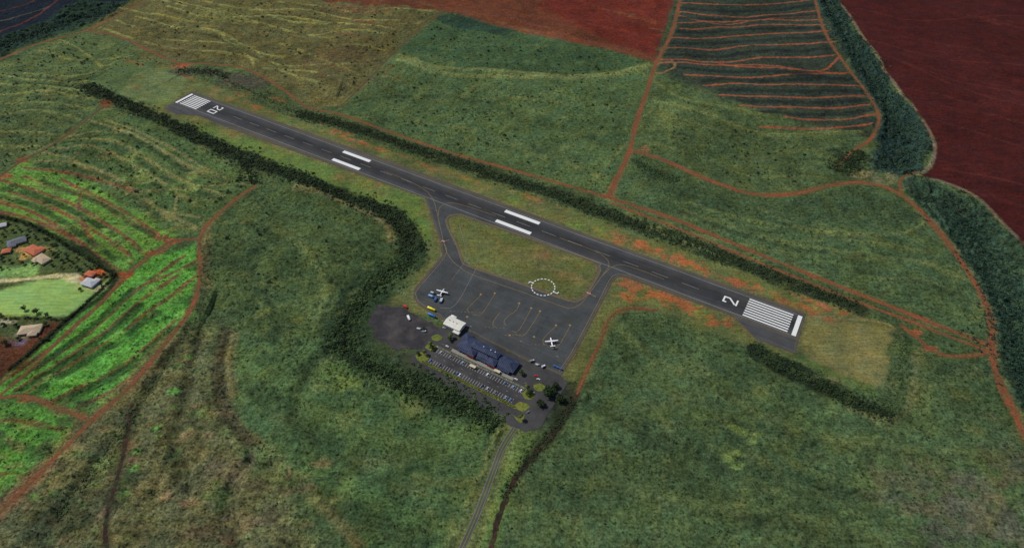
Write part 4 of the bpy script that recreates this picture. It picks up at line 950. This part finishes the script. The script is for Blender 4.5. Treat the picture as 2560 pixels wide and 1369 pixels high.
# ---------------------------------------------------------------- aircraft
def aircraft(u,v,rz,label,accent):
    x,y=lift(u,v); A=empty('aircraft',x,y,za+.06,rz,label,'aircraft')
    MB().loft([(9.3,.12,.12,1.5),(8.8,.5,.45,1.55),(7.8,.85,.85,1.75),(6.2,1.05,1.15,2.0),(3,1.1,1.25,2.1),(-2.5,1.08,1.2,2.15),(-6,.65,.75,2.5),(-9.3,.15,.25,3.0)],14).build('fuselage',M['carwhite'],A,True)
    MB().poly([(2.3,0,3.3),(2.2,9.2,3.6),(.6,9.2,3.6),(0,0,3.3),(2.2,-9.2,3.6),(.6,-9.2,3.6),(2.3,0,3.62),(2.0,9.2,3.78),(.7,9.2,3.75),(0,0,3.55),(2.0,-9.2,3.78),(.7,-9.2,3.75)],
      [(0,3,2,1),(0,4,5,3),(6,7,8,9),(6,9,11,10),(0,1,7,6),(1,2,8,7),(2,3,9,8),(4,0,6,10),(5,4,10,11),(3,5,11,9)]).build('wing',M['carwhite'],A)
    for sgn in (-1,1):
        MB().loft([(4.3,.2,.2,3.0),(3.9,.48,.5,3.0),(2.2,.5,.55,3.05),(.2,.3,.3,3.2),(-.8,.08,.1,3.3)],10).build('engine',M[accent],A,True).location=(0,sgn*3.2,0)
        P_=MB().cyl((4.25,0,3),(4.6,0,3),.22,.05,8)
        for k in range(3):
            a=k*2.094; P_.box((4.38,.75*math.cos(a),3+.75*math.sin(a)),(.08,1.5,.22),0,None,a)
        P_.build('propeller',M['rubber'],A).location=(0,sgn*3.2,0)
        MB().cyl((1.2,sgn*1.9-.15,.45),(1.2,sgn*1.9+.15,.45),.45,.45,12).build('wheel',M['rubber'],A)
        MB().cyl((1.2,sgn*1.9,.5),(1.2,sgn*1.0,1.3),.12,.12,6).build('gear_leg',M['steel'],A)
        MB().box((0,0,0),(5,.05,.55)).build('window_row',M['glass'],A).location=(1.4,sgn*1.08,2.45)
        MB().poly([(-7.4,0,4.3),(-7.9,sgn*3.6,4.35),(-8.9,sgn*3.6,4.35),(-9.3,0,4.3),(-7.4,0,4.45),(-7.9,sgn*3.6,4.42),(-8.9,sgn*3.6,4.42),(-9.3,0,4.45)],[(0,1,2,3),(4,7,6,5),(0,4,5,1),(1,5,6,2),(2,6,7,3),(3,7,4,0)]).build('tailplane',M['carwhite'],A)
    MB().poly([(-6.4,-.1,2.7),(-8.6,-.08,5.6),(-9.8,-.08,5.6),(-9.3,-.1,2.8),(-6.4,.1,2.7),(-8.6,.08,5.6),(-9.8,.08,5.6),(-9.3,.1,2.8)],[(0,1,2,3),(7,6,5,4),(0,4,5,1),(1,5,6,2),(2,6,7,3),(3,7,4,0)]).build('tail_fin',M[accent],A)
    MB().cyl((7,-.12,.35),(7,.12,.35),.35,.35,12).build('wheel',M['rubber'],A); MB().cyl((7,0,.4),(7,0,1.3),.1,.1,6).build('gear_leg',M['steel'],A)
    MB().box((7.35,0,2.35),(1.0,1.35,.45),0,(.6,.7)).build('cockpit_window',M['glass'],A)
    return A
aircraft(1105,734,math.radians(70),'white twin-propeller aircraft parked beside the blue service trucks','carsilver')
aircraft(1379,858,math.radians(97),'white twin-propeller aircraft with red tail alone at the right of the apron','carred')
# ---------------------------------------------------------------- vehicles
WH=MB().cyl((0,-.12,0),(0,.12,0),.34,.34,12).build('wheel',M['rubber']); wheel_me=WH.data; bpy.data.objects.remove(WH)
def wheels(E,pts,sc=1.0):
    for p in pts:
        o=bpy.data.objects.new('wheel',wheel_me); col.objects.link(o); o.parent=E; o.location=p; o.scale=(sc,1,sc)
_cb=MB().box((0,0,.62),(4.6,1.85,.62)).build('x',None,bevel=.14); cb=_cb.data; bpy.data.objects.remove(_cb)
_cg=MB().box((-.2,0,1.18),(2.7,1.62,.5),0,(.72,.84)).build('x',None); cg=_cg.data; bpy.data.objects.remove(_cg)
_cr=MB().box((-.2,0,1.455),(1.75,1.3,.06)).build('x',None); cr_=_cr.data; bpy.data.objects.remove(_cr)
def mcopy(me,mat):
    m=me.copy(); m.materials.clear(); m.materials.append(M[mat]); return m
cache={}
def gm(me,mat):
    k=(me.name,mat)
    if k not in cache: cache[k]=mcopy(me,mat)
    return cache[k]
def car(s,t,rz,mat,label,group=None,z=None):
    E=ste('car',s,t,label,'car',z if z is not None else G0+.06,rz,group)
    for nm,me,mt in (('body',cb,mat),('window_glass',cg,'glass'),('roof_panel',cr_,mat)):
        o=bpy.data.objects.new(nm,gm(me,mt)); col.objects.link(o); o.parent=E
    wheels(E,[(1.45,.85,.34),(1.45,-.85,.34),(-1.4,.85,.34),(-1.4,-.85,.34)]); return E
def snap(u,v,row):
    s=st(u,v)[0]; k=math.floor((s-(sA+8))/PITCH); return sA+8+(k+.5)*PITCH
H90=math.pi/2
low=[(1078,898,'carblue','blue car, leftmost in the lower parking row'),(1103,912,'carnavy','navy car, second from the left in the lower parking row'),(1143,932,'carblue','blue car in the lower row, left one of a close pair'),(1152,937,'carwhite','white car in the lower row, right one of a close pair'),(1204,962,'carnavy','navy car near the middle of the lower parking row'),(1222,971,'carsilver','silver car just right of the navy car mid lower row'),(1240,980,'cargrey','grey car right of the silver car in the lower row'),(1266,995,'carsky','pale blue car near the right end of the lower row'),(1280,1001,'carblue','blue car, rightmost in the lower parking row')]
for u,v,m_,lb in low: car(snap(u,v,0),-312.2,-H90,m_,lb)
upr=[(1100,880,'carsilver','silver car, leftmost in the upper parking row'),(1127,893,'cargrey','grey car in the upper row left of the first crossing'),(1160,908,'carsky','pale blue car in the upper row before the first crossing'),(1222,938,'carwhite','white car in the upper row between the crossings'),(1262,957,'carblue','blue car in the upper row right of the second crossing'),(1280,966,'carsky','pale blue car, last but one in the upper row'),(1305,979,'carwhite','white car, rightmost in the upper parking row')]
for u,v,m_,lb in upr: car(snap(u,v,1),-293.5,H90,m_,lb)
for u,v,rz,m_,lb in ((1118,866,0,'carwhite','white car on the forecourt road near the terminal left end'),(1208,905,0,'carsilver','silver car on the forecourt road between the crossings'),(1290,948,0,'carwhite','white car on the forecourt road near the terminal right end'),(1346,948,.3,'carwhite','white car beside the right grass island'),(1340,940,.3,'carred','red car beside the right grass island'),(1320,1030,1.2,'cargrey','grey car leaving by the car park entrance'),(1110,820,.2,'carsilver','silver car in front of the hangar')):
    s_,t_=st(u,v); car(s_,t_,rz,m_,lb)
def truck(u,v,rz,mat,boxmat,label,ln=7.5,w=2.5,cat='truck',z=None,name='truck',open_=False):
    s_,t_=st(u,v); E=ste(name,s_,t_,label,cat,z if z is not None else za+.05,rz)
    MB().box((ln/2-.9,0,1.35),(1.9,w*.94,1.7),0,(.85,.92)).build('cab',M[mat],E,bevel=.08)
    MB().box((ln/2-.35,0,1.75),(.75,w*.8,.6)).build('windscreen',M['glass'],E)
    if open_: MB().box((-1,0,.85),(ln-2.2,w,.5)).build('load_bed',M[boxmat],E)
    else: MB().box((-1,0,1.75),(ln-2.2,w,2.1)).build('cargo_box',M[boxmat],E,bevel=.05)
    MB().box((0,0,.6),(ln-.4,1.1,.2)).build('chassis',M['rubber'],E)
    wheels(E,[(ln/2-1.3,w*.45,.42),(ln/2-1.3,-w*.45,.42),(-ln/2+1.4,w*.45,.42),(-ln/2+1.4,-w*.45,.42)],1.25); return E
truck(1022,796,-.6,'carwhite','carwhite','white delivery van parked in the dark overflow lot',9,3,'van',zp+.02,'van')
truck(1048,822,.3,'cargrey','carsilver','grey flatbed truck right of the white van',7,2.6,'truck',zp+.02,open_=True)
truck(1060,829,.5,'carsilver','cargrey','second silver flatbed truck nearer the hangar',6.5,2.5,'truck',zp+.02,open_=True)
truck(1014,768,-.1,'carred','carred','small red service truck at the edge of the overflow lot',6.5,3,'truck',zp+.02)
truck(1078,742,.1,'carblue','carsky','blue and pale service truck left of the parked aircraft',9,3.2)
truck(1089,750,-1.1,'carnavy','carblue','dark blue service truck below the parked aircraft, leftmost of two',8.5,3.2)
truck(1103,753,-1.25,'carblue','carsilver','blue service truck below the parked aircraft, rightmost of two',9,3.4)
truck(1082,734,.1,'carnavy','carsilver','silver-topped service truck at the wing tip of the left aircraft',7,2.8)
truck(1330,903,.9,'carsilver','cargrey','silver service truck at the right end of the terminal',6.5,2.6)
truck(1344,912,.2,'cargrey','carsilver','grey flatbed cart right of the silver service truck',6,2.4,open_=True)
truck(1358,917,1.2,'carwhite','carsilver','white service truck between the terminal and the baggage carts',6,2.4)
def tank(u,v,mat,label):
    s_,t_=st(u,v); E=ste('fuel_tank',s_,t_,label,'tank',.06)
    b=MB(); b.loft([(-6.9,.6,.6,2.5),(-6.5,1.35,1.35,2.5),(-6.1,1.65,1.65,2.5),(6.1,1.65,1.65,2.5),(6.5,1.35,1.35,2.5),(6.9,.6,.6,2.5)],18); b.build('tank_shell',M[mat],E,True)
    for k in (-4,0,4): MB().box((k,0,.55),(.6,2.8,1.1)).build('saddle',M['concrete'],E)
    for k in (-3,2.5): MB().cyl((k,0,4.1),(k,0,4.5),.45,.45,10).build('hatch',M['steel'],E)
    return E
tank(1079,774,'yellowp','yellow horizontal fuel tank beside the apron'); tank(1080,790,'bluep','blue horizontal fuel tank below the yellow one')
for k,ds in enumerate((0,4.6,9.2)):
    s_,t_=st(1386,916); E=ste('baggage_cart',s_+ds,t_,'blue covered baggage cart by the apron corner, %s of three'%('leftmost','middle','rightmost')[k],'baggage cart',za+.05)
    MB().box((0,0,.7),(3.8,2.2,.25)).build('platform',M['steel'],E); MB().box((0,0,2.3),(3.8,2.3,.15)).build('roof',M['carblue'],E)
    MB().box((0,0,1.2),(3.3,1.7,.75)).build('side_curtain',M['carnavy'],E)
    for a in (-1.8,1.8):
        for c in (-1.05,1.05): MB().cyl((a,c,.8),(a,c,2.23),.06,.06,6).build('post',M['steel'],E)
    wheels(E,[(1.3,.9,.34),(1.3,-.9,.34),(-1.3,.9,.34),(-1.3,-.9,.34)])
for k,(u,v) in enumerate(((997,730),(1003,733),(1009,736),(1014,738))):
    s_,t_=st(u,v); B=ste('barrel',s_,t_,'small white barrel in the row beside the apron corner','barrel',.1,group='white barrels beside the apron corner')
    MB().cyl((0,0,0),(0,0,1.3),.6,.6,12).build('drum',M['carwhite'],B); MB().cyl((0,0,1.3),(0,0,1.36),.63,.63,12).build('lid',M['steel'],B)
cs_,ct_=st(1358,718); R0=17.5
n=20; cx,cy=lift(1358,718)
for k in range(n):
    a0=2*math.pi*k/n; a1=a0+2*math.pi/n*.58; b=MB(); m=4
    vs=[];
    for j in range(m+1):
        a=a0+(a1-a0)*j/m
        for rr in (R0-.75,R0+.75):
            for zz in (0,.5): vs.append((rr*math.cos(a),rr*math.sin(a),zz))
    fs=[]
    for j in range(m):
        i=j*4; fs+=[(i,i+4,i+5,i+1),(i+2,i+3,i+7,i+6),(i+1,i+5,i+7,i+3),(i,i+2,i+6,i+4)]
    fs+=[(0,1,3,2),(m*4,m*4+2,m*4+3,m*4+1)]
    o=b.poly(vs,fs).build('circle_segment',M['white']); o.location=(cx,cy,.1); tag(o,'white panel of the dashed ring on the infield grass','ground marker','panels of the dashed white ring')
for (u,v,q,lb) in ((1329,706,1,'white L-shaped marker on the left of the dashed ring'),(1389,732,-1,'white L-shaped marker on the right of the dashed ring')):
    s_,t_=st(u,v); E=ste('pattern_indicator',s_,t_,lb,'ground marker',.1)
    MB().box((0,0,.27),(7,1.3,.5)).box((-3.1*q,-2.1*q,.27),(1.3,2.9,.49)).build('panel',M['white'],E)
E=empty('windsock',cx,cy,.05,0,'orange windsock on a pole at the centre of the dashed ring','windsock')
MB().cyl((0,0,0),(0,0,6),.12,.08,8).build('pole',M['steel'],E); MB().cyl((.1,0,5.8),(3.4,.4,5.3),.45,.2,12).build('sock',M['orange'],E)
for k,(u,v,lb) in enumerate(((1178,830,'tall floodlight mast at the left front of the terminal'),(1302,868,'tall floodlight mast at the right front of the terminal'),(1392,905,'tall floodlight mast by the apron corner'))):
    s_,t_=st(u,v); E=ste('floodlight_mast',s_,t_,lb,'light mast',za)
    MB().cyl((0,0,0),(0,0,12),.22,.12,8).build('mast',M['steel'],E); MB().box((0,0,12),(2.6,.3,.3)).build('crossarm',M['steel'],E)
    for a in (-1,1): MB().box((a,.3,12),(.8,.4,.5)).build('lamp_head',M['carsilver'],E)
# ---------------------------------------------------------------- light, world, camera
SE,SA=math.radians(45),math.radians(-60)
d=Vector((math.sin(SA)*math.cos(SE),math.cos(SA)*math.cos(SE),math.sin(SE)))
sl=bpy.data.lights.new('sun','SUN'); sl.energy=3.7; sl.angle=math.radians(.5); sl.color=(1,.965,.92)
so=bpy.data.objects.new('sun',sl); col.objects.link(so); so.rotation_euler=d.to_track_quat('Z','Y').to_euler()
w=bpy.data.worlds.new('World'); bpy.context.scene.world=w; w.use_nodes=True; nt=w.node_tree
sk=nt.nodes.new('ShaderNodeTexSky'); sk.sky_type='NISHITA'; sk.sun_disc=False; sk.sun_elevation=SE; sk.sun_rotation=SA
nt.links.new(sk.outputs[0],nt.nodes['Background'].inputs[0]); nt.nodes['Background'].inputs[1].default_value=.075
cam=bpy.data.cameras.new('camera'); co=bpy.data.objects.new('camera',cam); col.objects.link(co)
co.location=(0,0,H); co.rotation_euler=(math.pi/2-TH,0,0); cam.sensor_width=36; cam.lens=FP/2560*36; cam.clip_start=1; cam.clip_end=60000
sc=bpy.context.scene; sc.camera=co; sc.view_settings.view_transform='Standard'; sc.view_settings.look='None'; sc.view_settings.exposure=0
print('done',round(time.time()-T0,1))
